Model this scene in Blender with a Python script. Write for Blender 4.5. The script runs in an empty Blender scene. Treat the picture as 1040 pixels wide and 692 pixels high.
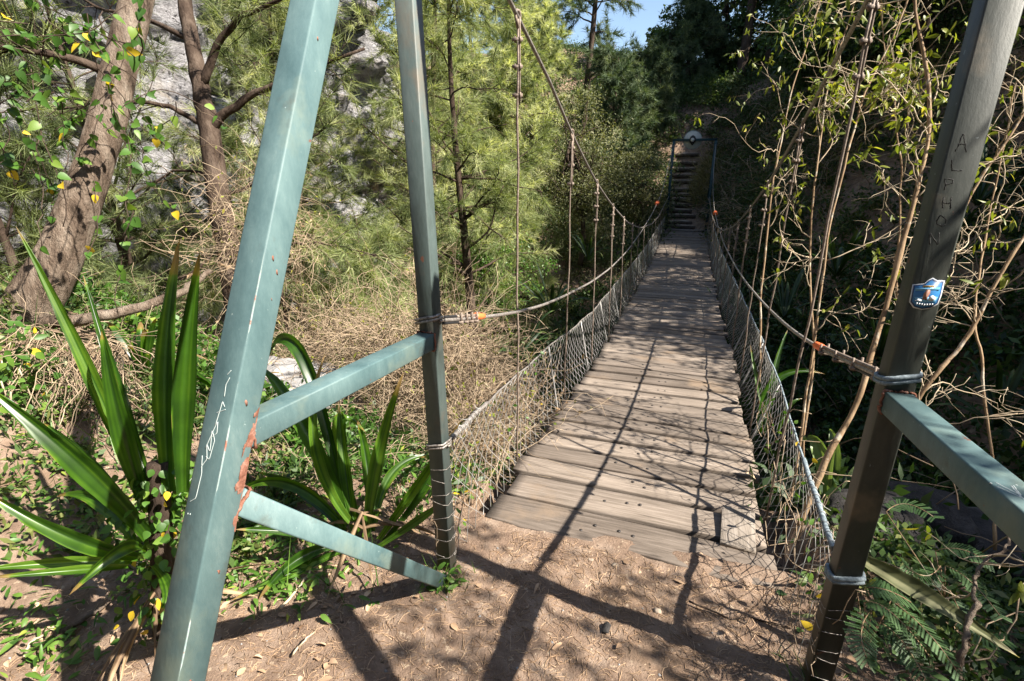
import bpy, math, numpy as np
from mathutils import Matrix, Vector
PI = math.pi
sc = bpy.context.scene
COL = sc.collection
A = np.array

# ------------------------------------------------------------------ camera frame (metres; bridge runs along +Y, camera over the origin)
H0 = 1.6; FPX = 520.0; TH = math.radians(18.3); AZ = math.radians(18.7)
_F = A([-math.sin(AZ), math.cos(AZ), 0]); _R = A([math.cos(AZ), math.sin(AZ), 0]); _Z = A([0, 0, 1.0])
FW = _F*math.cos(TH) - _Z*math.sin(TH); UP = _F*math.sin(TH) + _Z*math.cos(TH); CAM = A([0, 0, H0])
def P(u, v, d):                                   # a point d metres deep seen at photo pixel (u, v)
    return CAM + (FW + _R*(u-520)/FPX - UP*(v-346)/FPX)*d

# ------------------------------------------------------------------ noise
def _hash(ix, iy, iz, s):
    h = (ix.astype(np.int64)*374761393 + iy.astype(np.int64)*668265263 + iz.astype(np.int64)*2147483647 + s*974634777) & 0xffffffff
    h = ((h ^ (h >> 13))*1274126177) & 0xffffffff
    return ((h ^ (h >> 16)) & 0xffff)/65535.0
def vnoise(x, y, z=None, s=0):
    x = np.asarray(x, float); y = np.asarray(y, float); z = np.zeros_like(x) if z is None else np.asarray(z, float)
    ix, iy, iz = np.floor(x), np.floor(y), np.floor(z); fx, fy, fz = x-ix, y-iy, z-iz
    fx, fy, fz = [f*f*(3-2*f) for f in (fx, fy, fz)]; r = 0
    for a in (0, 1):
        for b in (0, 1):
            for c in (0, 1):
                r = r + _hash(ix+a, iy+b, iz+c, s)*(fx if a else 1-fx)*(fy if b else 1-fy)*(fz if c else 1-fz)
    return r*2-1
def fbm(x, y, z=None, s=0, o=4):
    r = 0; a = 1.0; x = np.asarray(x, float); y = np.asarray(y, float)
    for k in range(o):
        r = r + a*vnoise(x*2**k+k*7.3, y*2**k+k*3.1, None if z is None else np.asarray(z, float)*2**k, s+k); a *= .5
    return r
def sm(t): t = np.clip(t, 0, 1); return t*t*(3-2*t)
def nrm(v): return v/np.maximum(np.linalg.norm(v, axis=-1, keepdims=True), 1e-9)

# ------------------------------------------------------------------ geometry collector
class G:
    def __init__(s): s.v = []; s.f = []; s.r = []; s.n = 0
    def add(s, v, faces, rnd=0.5):
        v = np.asarray(v, float).reshape(-1, 3)
        for f in (faces if isinstance(faces, list) else [faces]): s.f.append(np.asarray(f, np.int64)+s.n)
        s.v.append(v); s.r.append(np.broadcast_to(np.asarray(rnd, float), (len(v),)).copy()); s.n += len(v)
    def tubes(s, pts, rad, S=5, rnd=.5):          # pts (B,N,3)
        pts = np.asarray(pts, float)
        if pts.ndim == 2: pts = pts[None]
        B, N, _ = pts.shape; rad = np.broadcast_to(np.asarray(rad, float), (B, N))
        t = nrm(np.gradient(pts, axis=1)); tm = np.abs(pts[:, -1]-pts[:, 0])
        ref = np.eye(3)[np.argmin(tm, axis=1)][:, None, :]
        a = nrm(np.cross(t, np.broadcast_to(ref, t.shape))); b = np.cross(t, a)
        an = np.arange(S)*2*PI/S
        ring = pts[:, :, None] + rad[:, :, None, None]*(a[:, :, None]*np.cos(an)[:, None]+b[:, :, None]*np.sin(an)[:, None])
        idx = np.arange(B*N*S).reshape(B, N, S); nx = np.roll(idx, -1, axis=2)
        q = np.stack([idx[:, :-1], nx[:, :-1], nx[:, 1:], idx[:, 1:]], -1).reshape(-1, 4)
        rv = np.broadcast_to(np.asarray(rnd, float).reshape(-1, 1), (B, N*S)).reshape(-1)
        fs = [q]
        fs += [idx[:, 0, ::-1], idx[:, -1]]
        s.add(ring, fs, rv)
    def kites(s, p, d, n, L, W, rnd):             # flat small leaves
        d = nrm(d); w = nrm(np.cross(d, n)); L = np.asarray(L)[:, None]; W = np.asarray(W)[:, None]; nn = nrm(np.cross(w, d))
        v = np.stack([p, p+d*L*.45+w*W*.5+nn*W*.12, p+d*L, p+d*L*.45-w*W*.5+nn*W*.12], 1)
        s.add(v, np.arange(len(p)*4).reshape(-1, 4), np.repeat(rnd, 4))
    def needles(s, p, d, L, W, rnd, rng):
        d = nrm(d); w = nrm(np.cross(d, rng.normal(size=d.shape))); L = np.asarray(L)[:, None]; W = np.asarray(W)[:, None]
        v = np.stack([p-w*W*.5, p+w*W*.5, p+d*L], 1)
        s.add(v, np.arange(len(p)*3).reshape(-1, 3), np.repeat(rnd, 3))
    def leaves(s, p, d, n, L, W, rnd, curl=.15, fold=.12, prof=(.10, .72, 1, .86, .5, .03), tt=(0, .14, .34, .58, .8, 1)):
        d = nrm(d); w = nrm(np.cross(d, n)); nn = nrm(np.cross(w, d)); L = np.asarray(L)[:, None]; W = np.asarray(W)[:, None]; rows = []
        for t, q in zip(tt, prof):
            c = p+d*L*t-nn*L*curl*t*t
            rows += [c-w*W*.5*q+nn*W*fold*q, c, c+w*W*.5*q+nn*W*fold*q]
        v = np.stack(rows, 1); B = len(p); K = len(tt)*3; base = (np.arange(B)*K)[:, None]
        q = []
        for r in range(len(tt)-1):
            for c in (0, 1): q.append(base+A([r*3+c, r*3+c+1, r*3+c+4, r*3+c+3]))
        s.add(v, np.concatenate(q), np.repeat(rnd, K))
    def blade(s, p0, p1, p2, W, rnd=.5, N=18, fold=.25, twist=0.0, side=None, tip=.72):
        p0, p1, p2 = A(p0), A(p1), A(p2); c = 2*p1-.5*(p0+p2); t = np.linspace(0, 1, N)[:, None]
        pt = (1-t)**2*p0+2*t*(1-t)*c+t*t*p2; d = nrm(np.gradient(pt, axis=0))
        sd = A(side) if side is not None else np.cross(d[N//2], CAM-p1); sd = sd/np.linalg.norm(sd)
        w = nrm(sd-d*(d@sd)[:, None]); nn = np.cross(w, d); a = (twist*t)
        w, nn = w*np.cos(a)+nn*np.sin(a), nn*np.cos(a)-w*np.sin(a)
        tt = t[:, 0]; prof = np.where(tt < .45, .55+.45*sm(tt/.45), np.clip((1-tt)/(1-.45), 0, 1)**tip)*W
        rows = []
        KC = np.linspace(-1, 1, 11); kr = np.random.default_rng(int(abs(p2[0]*1e4))%99991); st_ = np.clip(.1+.5*rnd+.23*kr.normal(size=11)-.2*(np.abs(KC) < .15), 0, .8)
        for k in KC: rows.append(pt+w*(prof*k*.5)[:, None]+nn*(prof*fold*abs(k)**1.3)[:, None])
        v = np.stack(rows, 1); i = np.arange(N*11).reshape(N, 11)
        q = np.stack([i[:-1, :-1], i[:-1, 1:], i[1:, 1:], i[1:, :-1]], -1).reshape(-1, 4)
        rv = np.clip(np.tile(st_, (N, 1))+.07*kr.normal(size=(N, 1)), 0, .8); nb = kr.integers(1, 4); rv[N-nb:] = .97; rv[N-nb-1] = np.maximum(rv[N-nb-1], .88); e0 = kr.integers(3, N-3); rv[e0:e0+2, (0 if kr.random() < .5 else 10)] = .95
        v[:, 0] += nn*(.05*W*kr.normal(size=(N, 1))); v[:, 10] += nn*(.05*W*kr.normal(size=(N, 1)))
        s.add(v, q, rv.ravel())
    def beam(s, p0, p1, w, h, up=(0, 0, 1), r=.0045, seg=3, cap=True, side=None):
        p0, p1 = A(p0, float), A(p1, float); d = nrm(p1-p0)
        if side is not None: a = nrm(A(side)-d*(d@A(side))); b = np.cross(d, a)
        else: a = nrm(np.cross(d, A(up, float))); b = np.cross(a, d)
        ring = []
        for cx, cy, a0 in ((1, 1, 0), (-1, 1, .5), (-1, -1, 1), (1, -1, 1.5)):
            for k in range(seg):
                an = (a0+.5*k/(seg-1))*PI
                ring.append(((w/2-r)*cx+r*math.cos(an), (h/2-r)*cy+r*math.sin(an)))
        ring = A(ring); M = len(ring)
        v = np.concatenate([p+a*ring[:, :1]+b*ring[:, 1:] for p in (p0, p1)])
        i = np.arange(M); j = np.roll(i, -1)
        s.add(v, [np.stack([i, j, j+M, i+M], -1), (i[::-1])[None], (i+M)[None]] if cap else [np.stack([i, j, j+M, i+M], -1)])
    def grid(s, V, rnd=.5):
        n, m, _ = V.shape; i = np.arange(n*m).reshape(n, m)
        s.add(V, np.stack([i[:-1, :-1], i[1:, :-1], i[1:, 1:], i[:-1, 1:]], -1).reshape(-1, 4), rnd)
    def poly(s, pts, off, thick=0):               # flat polygon extruded by vector off*thick
        p = A(pts, float); n = len(p); o = A(off, float)*thick; i = np.arange(n); j = np.roll(i, -1)
        s.add(np.concatenate([p, p+o]), [i[::-1][None], (i+n)[None], np.stack([i, j, j+n, i+n], -1)])
    def rock(s, c, sz, seed, sub=14, amp=.35):
        u = np.linspace(0, 2*PI, sub*2+1)[:-1]; w = np.linspace(.02, PI-.02, sub)
        U_, W_ = np.meshgrid(u, w, indexing='ij'); d = np.stack([np.cos(U_)*np.sin(W_), np.sin(U_)*np.sin(W_), np.cos(W_)], -1)
        rr = 1+amp*vnoise(d[..., 0]*1.3+seed, d[..., 1]*1.3, d[..., 2]*1.3, seed)+amp*.4*vnoise(d[..., 0]*4, d[..., 1]*4+seed, d[..., 2]*4, seed)
        v = d*rr[..., None]; v = np.sign(v)*np.abs(v)**.75*A(sz)+A(c); n, m = U_.shape; i = np.arange(n*m).reshape(n, m); j = np.roll(i, -1, axis=0)
        s.add(v, [np.stack([i[:, :-1], i[:, 1:], j[:, 1:], j[:, :-1]], -1).reshape(-1, 4), i[:, 0][None], i[::-1, -1][None]])

ORG = {}
def build(g, name, m, parent=None, loc=None, smooth=False, **props):
    org = ORG[parent.name] if parent is not None else A(loc if loc is not None else (0, 0, 0), float)
    V = np.concatenate(g.v)-org; me = bpy.data.meshes.new(name)
    me.vertices.add(len(V)); me.vertices.foreach_set('co', V.astype(np.float32).ravel())
    li = np.concatenate([f.ravel() for f in g.f]); sz = np.concatenate([np.full(f.shape[0], f.shape[1]) for f in g.f])
    me.loops.add(len(li)); me.loops.foreach_set('vertex_index', li.astype(np.int32))
    me.polygons.add(len(sz)); me.polygons.foreach_set('loop_start', np.concatenate([[0], np.cumsum(sz)[:-1]]).astype(np.int32))
    me.polygons.foreach_set('loop_total', sz.astype(np.int32))
    if smooth: me.polygons.foreach_set('use_smooth', np.ones(len(sz), bool))
    at = me.attributes.new('rnd', 'FLOAT', 'POINT'); at.data.foreach_set('value', np.concatenate(g.r).astype(np.float32))
    me.update(calc_edges=True); me.validate()
    me.materials.append(m); o = bpy.data.objects.new(name, me); COL.objects.link(o)
    if parent is not None: o.parent = parent
    else: o.location = org.tolist()
    ORG[o.name] = org
    for k, val in props.items(): o[k] = val
    return o
def thing(name, label, cat, loc, group=None):
    o = bpy.data.objects.new(name, None); COL.objects.link(o); o.location = [float(c) for c in loc]; ORG[o.name] = A(loc, float)
    o.empty_display_size = .1; o['label'] = label; o['category'] = cat
    if group: o['group'] = group
    return o
def one(g, name, m, label, cat, loc=None, group=None, **k):
    o = build(g, name, m, None, loc, **k); o['label'] = label; o['category'] = cat
    if group: o['group'] = group
    return o

# ------------------------------------------------------------------ materials
def newmat(name):
    m = bpy.data.materials.new(name); m.use_nodes = True; nt = m.node_tree; nt.nodes.clear()
    return m, nt, nt.nodes.new('ShaderNodeOutputMaterial')
def N(nt, t, **kw):
    n = nt.nodes.new(t)
    for k, v in kw.items():
        if k in n.inputs: n.inputs[k].default_value = v
        else: setattr(n, k, v)
    return n
def ramp(nt, fac, stops):
    r = nt.nodes.new('ShaderNodeValToRGB'); e = r.color_ramp.elements
    while len(e) < len(stops): e.new(.5)
    for el, (p, c) in zip(e, stops): el.position = p; el.color = (*c, 1)
    nt.links.new(fac, r.inputs[0]); return r.outputs[0]
def coords(nt, stretch=(1, 1, 1), kind='Object'):
    tc = nt.nodes.new('ShaderNodeTexCoord'); mp = nt.nodes.new('ShaderNodeMapping'); mp.inputs['Scale'].default_value = stretch
    nt.links.new(tc.outputs[kind], mp.inputs[0]); return mp.outputs[0]
def noise(nt, vec, scale, detail=6, rough=.6, dist=0):
    n = N(nt, 'ShaderNodeTexNoise', Scale=scale, Detail=detail, Roughness=rough, Distortion=dist); nt.links.new(vec, n.inputs['Vector']); return n.outputs['Fac']
def mixc(nt, fac, a, b, mode='MIX'):
    n = nt.nodes.new('ShaderNodeMix'); n.data_type = 'RGBA'; n.blend_type = mode
    for sock, val in ((n.inputs[0], fac), (n.inputs[6], a), (n.inputs[7], b)):
        if isinstance(val, (int, float)): sock.default_value = val
        elif isinstance(val, tuple): sock.default_value = (*val, 1)
        else: nt.links.new(val, sock)
    return n.outputs[2]
def stdmat(name, stops, scale=6, stretch=(1, 1, 1), rough=.8, bump=.3, bscale=None, detail=8, spots=(), rnd=None, spec=.3, metal=0, bdist=.02, nrough=.65, kind='Object'):
    m, nt, out = newmat(name); b = N(nt, 'ShaderNodeBsdfPrincipled', Roughness=rough, Metallic=metal); b.inputs['Specular IOR Level'].default_value = spec
    vec = coords(nt, stretch, kind); f = noise(nt, vec, scale, detail, nrough); c = ramp(nt, f, stops)
    if rnd:
        at = N(nt, 'ShaderNodeAttribute', attribute_name='rnd'); c = mixc(nt, .8, c, ramp(nt, at.outputs['Fac'], rnd), 'MULTIPLY')
    for (ss, lo, hi, col) in spots:
        v2 = coords(nt, (1, 1, 1), kind); fs = noise(nt, v2, ss, 5, .6); r = N(nt, 'ShaderNodeMapRange'); r.inputs[1].default_value = lo; r.inputs[2].default_value = hi
        nt.links.new(fs, r.inputs[0]); c = mixc(nt, r.outputs[0], c, col)
    nt.links.new(c, b.inputs['Base Color'])
    if bump:
        bp = N(nt, 'ShaderNodeBump', Strength=bump, Distance=bdist); nt.links.new(noise(nt, vec, bscale or scale*2, 8, .7), bp.inputs['Height']); nt.links.new(bp.outputs[0], b.inputs['Normal'])
    nt.links.new(b.outputs[0], out.inputs[0]); return m
def leafmat(name, stops, trans=.35, rough=.45, gloss=.4, veins=0, tint=(1.25, 1.3, .55), noisy=.35):
    m, nt, out = newmat(name); at = N(nt, 'ShaderNodeAttribute', attribute_name='rnd'); c = ramp(nt, at.outputs['Fac'], stops)
    vec = coords(nt, (1, 1, 1)); nf = noise(nt, vec, 14, 4); c = mixc(nt, noisy, c, ramp(nt, nf, [(.3, (.45, .45, .42)), (.7, (1.25, 1.25, 1.15))]), 'MULTIPLY')
    b = N(nt, 'ShaderNodeBsdfPrincipled', Roughness=rough); b.inputs['Specular IOR Level'].default_value = gloss; nt.links.new(c, b.inputs['Base Color'])
    if trans:
        t = N(nt, 'ShaderNodeBsdfTranslucent'); nt.links.new(mixc(nt, 1.0, c, tint, 'MULTIPLY'), t.inputs[0]); mx = N(nt, 'ShaderNodeMixShader'); mx.inputs[0].default_value = trans
        nt.links.new(b.outputs[0], mx.inputs[1]); nt.links.new(t.outputs[0], mx.inputs[2]); nt.links.new(mx.outputs[0], out.inputs[0])
    else: nt.links.new(b.outputs[0], out.inputs[0])
    return m
def plain(name, c, rough=.6, metal=0, spec=.4):
    return stdmat(name, [(.3, tuple(x*.82 for x in c)), (.7, tuple(min(1, x*1.1) for x in c))], 25, rough=rough, bump=.08, metal=metal, spec=spec)

M = {}
M['soil'] = stdmat('soil', [(.25, (.125, .082, .060)), (.5, (.24, .168, .122)), (.75, (.38, .29, .225))], 9, rough=.95, bump=.8, bscale=110, spec=.1, bdist=.02,
                   spots=[(1.1, .52, .62, (.20, .135, .09)), (38, .62, .68, (.46, .36, .26)), (55, .63, .7, (.07, .05, .035))])
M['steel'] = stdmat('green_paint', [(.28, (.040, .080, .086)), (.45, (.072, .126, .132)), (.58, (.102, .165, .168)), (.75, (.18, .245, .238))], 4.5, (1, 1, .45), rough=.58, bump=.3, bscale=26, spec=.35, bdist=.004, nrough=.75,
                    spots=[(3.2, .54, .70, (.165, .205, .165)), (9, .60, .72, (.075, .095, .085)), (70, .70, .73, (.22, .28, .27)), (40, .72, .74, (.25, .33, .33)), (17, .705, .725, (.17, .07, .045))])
M['steel_old_shaded'] = stdmat('weathered_shaded_paint', [(.25, (.022, .027, .022)), (.5, (.040, .046, .039)), (.75, (.075, .078, .062))], 6, (1, 1, .3), rough=.55, bump=.3, nrough=.75, bscale=30, spec=.4, bdist=.004,
                        spots=[(4, .58, .7, (.13, .11, .08)), (45, .69, .72, (.15, .17, .165)), (20, .70, .72, (.15, .06, .04))])  # weathered paint, also darkened to put shade into the right post
M['steel_teal'] = stdmat('dark_teal_paint', [(.3, (.010, .030, .036)), (.7, (.024, .062, .07))], 8, rough=.5, bump=.1)
M['steel_shaded'] = stdmat('shade_darkened_paint', [(.28, (.032, .040, .034)), (.5, (.066, .092, .088)), (.75, (.12, .15, .14))], 5, (1, 1, .3), rough=.58, bump=.3, nrough=.75, bscale=55, spec=.5, bdist=.004, spots=[(3.5, .50, .62, (.12, .105, .08)), (17, .705, .725, (.17, .07, .045))])  # leg paint darkened to carry the left post's dim rear side; rust spots real
M['rust'] = stdmat('rust', [(.3, (.12, .045, .028)), (.5, (.23, .105, .072)), (.7, (.33, .21, .17))], 45, rough=.9, bump=.6, bscale=90, spec=.1, bdist=.006)
M['edgewear'] = stdmat('worn_primer', [(.3, (.17, .25, .25)), (.6, (.30, .35, .34))], 40, rough=.7, bump=.2, spec=.2, spots=[(30, .56, .62, (.30, .13, .09))])
M['wood'] = stdmat('weathered_boards', [(.24, (.07, .057, .048)), (.42, (.17, .142, .118)), (.6, (.25, .212, .18)), (.8, (.37, .322, .28))], 1.6, (2.6, 46, 46), rough=.85, bump=.45, bscale=2.6, spec=.2, bdist=.012,
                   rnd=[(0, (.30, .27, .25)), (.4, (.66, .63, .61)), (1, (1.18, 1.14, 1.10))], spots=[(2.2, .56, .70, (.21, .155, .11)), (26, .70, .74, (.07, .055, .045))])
M['wood_pale'] = stdmat('pale_board', [(.25, (.12, .10, .08)), (.5, (.235, .20, .168)), (.75, (.35, .31, .27))], 1.8, (30, 3, 30), rough=.85, bump=.4, spec=.2, bdist=.01)
M['beamwood'] = stdmat('dark_beam', [(.3, (.05, .04, .032)), (.7, (.13, .10, .08))], 3, (20, 1, 20), rough=.9)
M['cable'] = stdmat('steel_cable', [(.35, (.13, .11, .10)), (.5, (.30, .27, .245)), (.65, (.42, .39, .36))], 90, rough=.45, bump=.6, bscale=150, metal=.5, bdist=.004)
M['cable_rusty'] = stdmat('rusty_rod', [(.3, (.12, .085, .065)), (.55, (.24, .19, .155)), (.75, (.36, .31, .27))], 60, rough=.65, bump=.4, metal=.2, bdist=.004)
M['wire'] = stdmat('galvanised_wire', [(.3, (.28, .275, .265)), (.7, (.50, .49, .475))], 30, rough=.5, bump=0, metal=.25)
M['bluerope'] = stdmat('grey_blue_rope', [(.35, (.10, .13, .15)), (.65, (.28, .33, .36))], 80, rough=.7, bump=.5, bscale=120, bdist=.005)
M['tape'] = plain('orange_tape', (.85, .17, .05), .5)
M['nail'] = plain('iron', (.035, .03, .028), .6)
M['black'] = plain('black_rubber', (.02, .02, .022), .5)
M['bark_red'] = stdmat('rough_bark', [(.3, (.05, .036, .027)), (.46, (.19, .14, .105)), (.6, (.32, .255, .20)), (.75, (.47, .40, .33))], 9, (1, 1, .3), rough=.95, bump=1, bscale=22, spec=.1, bdist=.09, spots=[(3, .55, .7, (.30, .24, .19))])
M['bark_dark'] = stdmat('dark_bark', [(.3, (.022, .015, .012)), (.5, (.065, .046, .035)), (.75, (.15, .115, .09))], 9, (1, 1, .3), rough=.95, bump=.9, bscale=20, spec=.1, bdist=.03)
M['bark_tan'] = stdmat('tan_bark', [(.25, (.11, .068, .038)), (.5, (.27, .18, .105)), (.75, (.42, .31, .20))], 14, (1, 1, .4), rough=.8, bump=.5, bscale=30, spec=.2, bdist=.01, spots=[(9, .56, .64, (.48, .42, .33)), (16, .63, .67, (.10, .06, .035))])
M['twig'] = stdmat('pale_twig', [(.3, (.36, .28, .19)), (.7, (.62, .53, .40))], 20, rough=.8, bump=0, spec=.2, rnd=[(0, (.55, .5, .45)), (.5, (.85, .83, .8)), (1, (1.05, 1.03, 1))])
M['deadstuff'] = stdmat('dry_stems', [(.3, (.27, .20, .14)), (.7, (.47, .385, .29))], 6, rough=.9, bump=0, spec=.1, rnd=[(0, (.35, .31, .28)), (.5, (.8, .76, .70)), (1, (1.15, 1.12, 1.05))])
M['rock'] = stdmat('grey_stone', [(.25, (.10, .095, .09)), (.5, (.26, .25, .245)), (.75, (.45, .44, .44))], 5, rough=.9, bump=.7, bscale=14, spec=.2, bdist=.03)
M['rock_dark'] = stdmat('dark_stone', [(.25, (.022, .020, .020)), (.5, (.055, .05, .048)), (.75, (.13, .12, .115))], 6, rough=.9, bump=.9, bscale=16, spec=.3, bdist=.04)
M['cliff'] = stdmat('pale_cliff', [(.32, (.04, .038, .04)), (.42, (.18, .172, .178)), (.55, (.42, .41, .425)), (.74, (.64, .625, .64))], 1.5, (1, 1, 1.6), rough=.95, bump=1, bscale=3.5, spec=.1, bdist=.35, detail=12, nrough=.78, spots=[(1.1, .55, .72, (.36, .31, .25)), (5, .60, .64, (.07, .065, .065)), (13, .63, .67, (.10, .09, .09))])
M['step'] = stdmat('step_stone', [(.3, (.20, .155, .12)), (.7, (.46, .38, .30))], 6, rough=.95, bump=.6, spec=.1)
M['white'] = plain('white_enamel', (.52, .52, .47), .5)
M['chalk'] = plain('white_marker', (.45, .50, .49), .8)
M['scratch'] = plain('black_marker', (.02, .02, .02), .8)
M['st_blue'] = plain('sticker_blue', (.045, .20, .46), .35); M['st_light'] = plain('sticker_light_blue', (.16, .42, .66), .35); M['st_navy'] = plain('sticker_navy', (.03, .06, .15), .4)
M['st_brown'] = plain('sticker_brown', (.34, .17, .12), .5); M['st_white'] = plain('sticker_white', (.72, .74, .76), .4); M['gold'] = plain('sticker_gold', (.55, .36, .09), .5)
M['flax'] = leafmat('flax_leaf', [(0, (.02, .058, .008)), (.4, (.05, .13, .010)), (.8, (.13, .25, .024)), (.9, (.30, .24, .06)), (1, (.28, .17, .09))], .5, .32, .65, tint=(1.5, 1.5, .35))
M['flax_pale'] = leafmat('flax_pale_leaf', [(0, (.10, .16, .05)), (1, (.24, .33, .12))], .35, .4, .5)
M['needle'] = leafmat('casuarina_needles', [(0, (.022, .036, .014)), (.3, (.09, .122, .048)), (.65, (.26, .305, .135)), (1, (.58, .59, .34))], .45, .6, .2, noisy=.2)
M['needle_dark'] = leafmat('dark_needles', [(0, (.028, .05, .028)), (.5, (.08, .12, .06)), (1, (.19, .22, .11))], .25, .6, .25, noisy=.2)
M['leaf_dark'] = leafmat('dark_leaf', [(0, (.014, .032, .010)), (.5, (.045, .09, .024)), (.85, (.09, .15, .035)), (1, (.17, .19, .06))], .25, .5, .4)
M['leaf_grey'] = leafmat('grey_green_leaf', [(0, (.06, .07, .032)), (.5, (.16, .17, .08)), (.85, (.30, .29, .16)), (1, (.46, .41, .27))], .3, .6, .25)
M['leaf_mid'] = leafmat('green_leaf', [(0, (.03, .075, .012)), (.5, (.075, .17, .025)), (.85, (.15, .26, .045)), (1, (.30, .34, .06))], .35, .45, .4)
M['leaf_vine'] = leafmat('vine_leaf', [(0, (.04, .10, .018)), (.55, (.09, .20, .03)), (.74, (.20, .30, .05)), (.80, (.66, .46, .03)), (.95, (.72, .52, .05)), (1, (.30, .12, .04))], .4, .45, .4, noisy=.2)
M['leaf_olive'] = leafmat('sapling_leaf', [(0, (.07, .10, .015)), (.5, (.16, .20, .03)), (.85, (.30, .32, .045)), (1, (.45, .40, .07))], .4, .45, .4)
M['leaf_far'] = leafmat('far_leaf', [(0, (.03, .06, .022)), (.5, (.08, .125, .045)), (.85, (.16, .20, .075)), (1, (.27, .27, .12))], .35, .5, .3)
M['deadleaf'] = leafmat('dead_leaf', [(0, (.12, .075, .045)), (.5, (.28, .19, .115)), (1, (.42, .31, .2))], .2, .7, .2)
M['logdark'] = stdmat('dark_log', [(.3, (.03, .022, .016)), (.7, (.10, .075, .055))], 9, rough=.95, bump=.5)
M['fern'] = leafmat('fern_leaf', [(0, (.04, .09, .03)), (1, (.095, .17, .065))], .3, .5, .35)
M['litter'] = stdmat('leaf_litter', [(.3, (.27, .18, .12)), (.7, (.46, .34, .24))], 12, rough=.9, bump=0, spec=.1, rnd=[(0, (.60, .54, .50)), (.45, (.8, .74, .66)), (.8, (1.25, 1.2, 1.1)), (1, (1.5, 1.5, 1.45))])
M['drygrass'] = leafmat('dry_grass', [(0, (.12, .10, .04)), (.5, (.26, .22, .10)), (1, (.42, .36, .19))], .3, .7, .2)

# ------------------------------------------------------------------ terrain
Y0, Y1 = 1.93, 18.5
def deckz(y): s = np.clip((np.asarray(y, float)-Y0)/(Y1-Y0), 0, 1); return -.27*s-4*.22*s*(1-s)
def deckx(y): s = np.clip((np.asarray(y, float)-Y0)/3.4, 0, 1); return -.15+.06*sm(s)
def hz(x, y, rough=True):
    x = np.asarray(x, float); y = np.asarray(y, float)
    edge = 2.0+.12*np.sin(x*1.7)+.35*sm((-x-1.2)/2)
    z = -2.15*sm((y-edge)/3.4)
    z = z+2.15*sm((y-11)/7.2)-.30*sm((y-12)/6)
    z = z+3.3*sm((y-19.0)/13)+np.clip(y-19, 0, 4)*.42+1.9*sm((y-22.4)/2.6)
    z = z-.10*sm((-x-1.1)/1.5)*(y < 40)
    z = z+1.0*np.exp(-((x+4.5)**2/2.2+(y-1.9)**2/2.6))+.8*sm((-x-4)/5)*sm((5-y)/4)
    z = z+.9*sm((-x-3.2)/5)*sm((y-6)/5)
    z = z+.5*sm((-x-1.0)/3)*sm((y-15)/4)
    z = z-.55*sm((x-.95)/1.2)*sm((y-.5)/1.2)*sm((4-y)/2)
    xr = 2.3-1.35*sm((y-8)/9)
    hb = -1.7+1.45*sm((y-12)/7)+.45*np.clip(y-19, 0, 14)
    hr = hb+(np.minimum(x, 12)-xr)*1.35
    k = .5; d = np.clip((hr-z)/k, -20, 20); z = z+k*np.log1p(np.exp(d))-k*math.log(2)*np.exp(-np.abs(d))*0
    z = z+1.25*np.clip(-y-1.6-.35*np.clip(-x-3, 0, 4), 0, 7)*sm((9-x)/6)  # unseen slope behind the camera, added to block low sky light
    if rough:
        far = sm((np.hypot(x, y)-2.2)/4)
        path = sm((.75-np.abs(x+.1))/.3)*sm((y-17.8)/1)
        z = z+(.10*fbm(x*.8, y*.8, s=3)+.0)*(.15+.85*far)*(1-path)+.35*far*fbm(x*.45, y*.45, s=9)*(1-path)
        z = z+.012*fbm(x*5, y*5, s=21)+.006*fbm(x*22, y*22, s=5, o=3)
        z = np.where((np.abs(x+.12) < .82) & (y > 1.86) & (y < 18.4), np.minimum(z, np.where(y < 2.25, .004+.010*fbm(x*6, y*6, s=18)+.022*sm((x-.02)/.35)-.42*np.clip(y-1.955-.035*fbm(x*4, x*0, s=14)-.06*sm((x-.05)/.3), 0, 1), -.07)), z)
        z = np.where((np.abs(x-deckx(y)) < .8) & (y > 2.0) & (y < 18.4), np.minimum(z, deckz(y)-.25), z)
    return z
def axis(fine0, fine1, st, lo, hi, gr):
    a = list(np.arange(fine0, fine1, st)); d = st
    while a[-1] < hi: d = min(d*gr, 3.5); a.append(a[-1]+d)
    d = st
    while a[0] > lo: d = min(d*gr, 3.5); a.insert(0, a[0]-d)
    return A(a)
ax = axis(-2.4, 1.7, .02, -70, 70, 1.05); ay = axis(.2, 2.5, .02, -50, 110, 1.04)
X_, Y_ = np.meshgrid(ax, ay, indexing='ij'); g = G(); g.grid(np.stack([X_, Y_, hz(X_, Y_)], -1)); build(g, 'ground', M['soil'], smooth=True, kind='structure')
# pale rock cliff on the far side of the gully
ty = np.linspace(-9, 27, 260); tz = np.linspace(-3, 12, 130); T, Zc = np.meshgrid(ty, tz, indexing='ij')
cx = -8.6-.55*np.clip(T-15, 0, 30)-.02*T-(Zc-2)*.16
cx = cx+1.0*fbm(T*.35, Zc*.35, s=31, o=4)+.5*np.abs(fbm(T*.9, Zc*1.5, s=41, o=5))+.22*np.floor(2.2*fbm(T*.8+.3*Zc, Zc*1.1, s=43, o=3))+.10*fbm(T*4, Zc*3, s=47, o=3)
cz = Zc*(1-.35*sm((T-10)/12)); cz = np.where(Zc > 11.5, cz+.3*fbm(T, Zc, s=2), cz)
Vc = np.stack([cx, T, cz], -1)
g = G(); g.grid(Vc[::-1]); build(g, 'cliff', M['cliff'], kind='structure')

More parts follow.
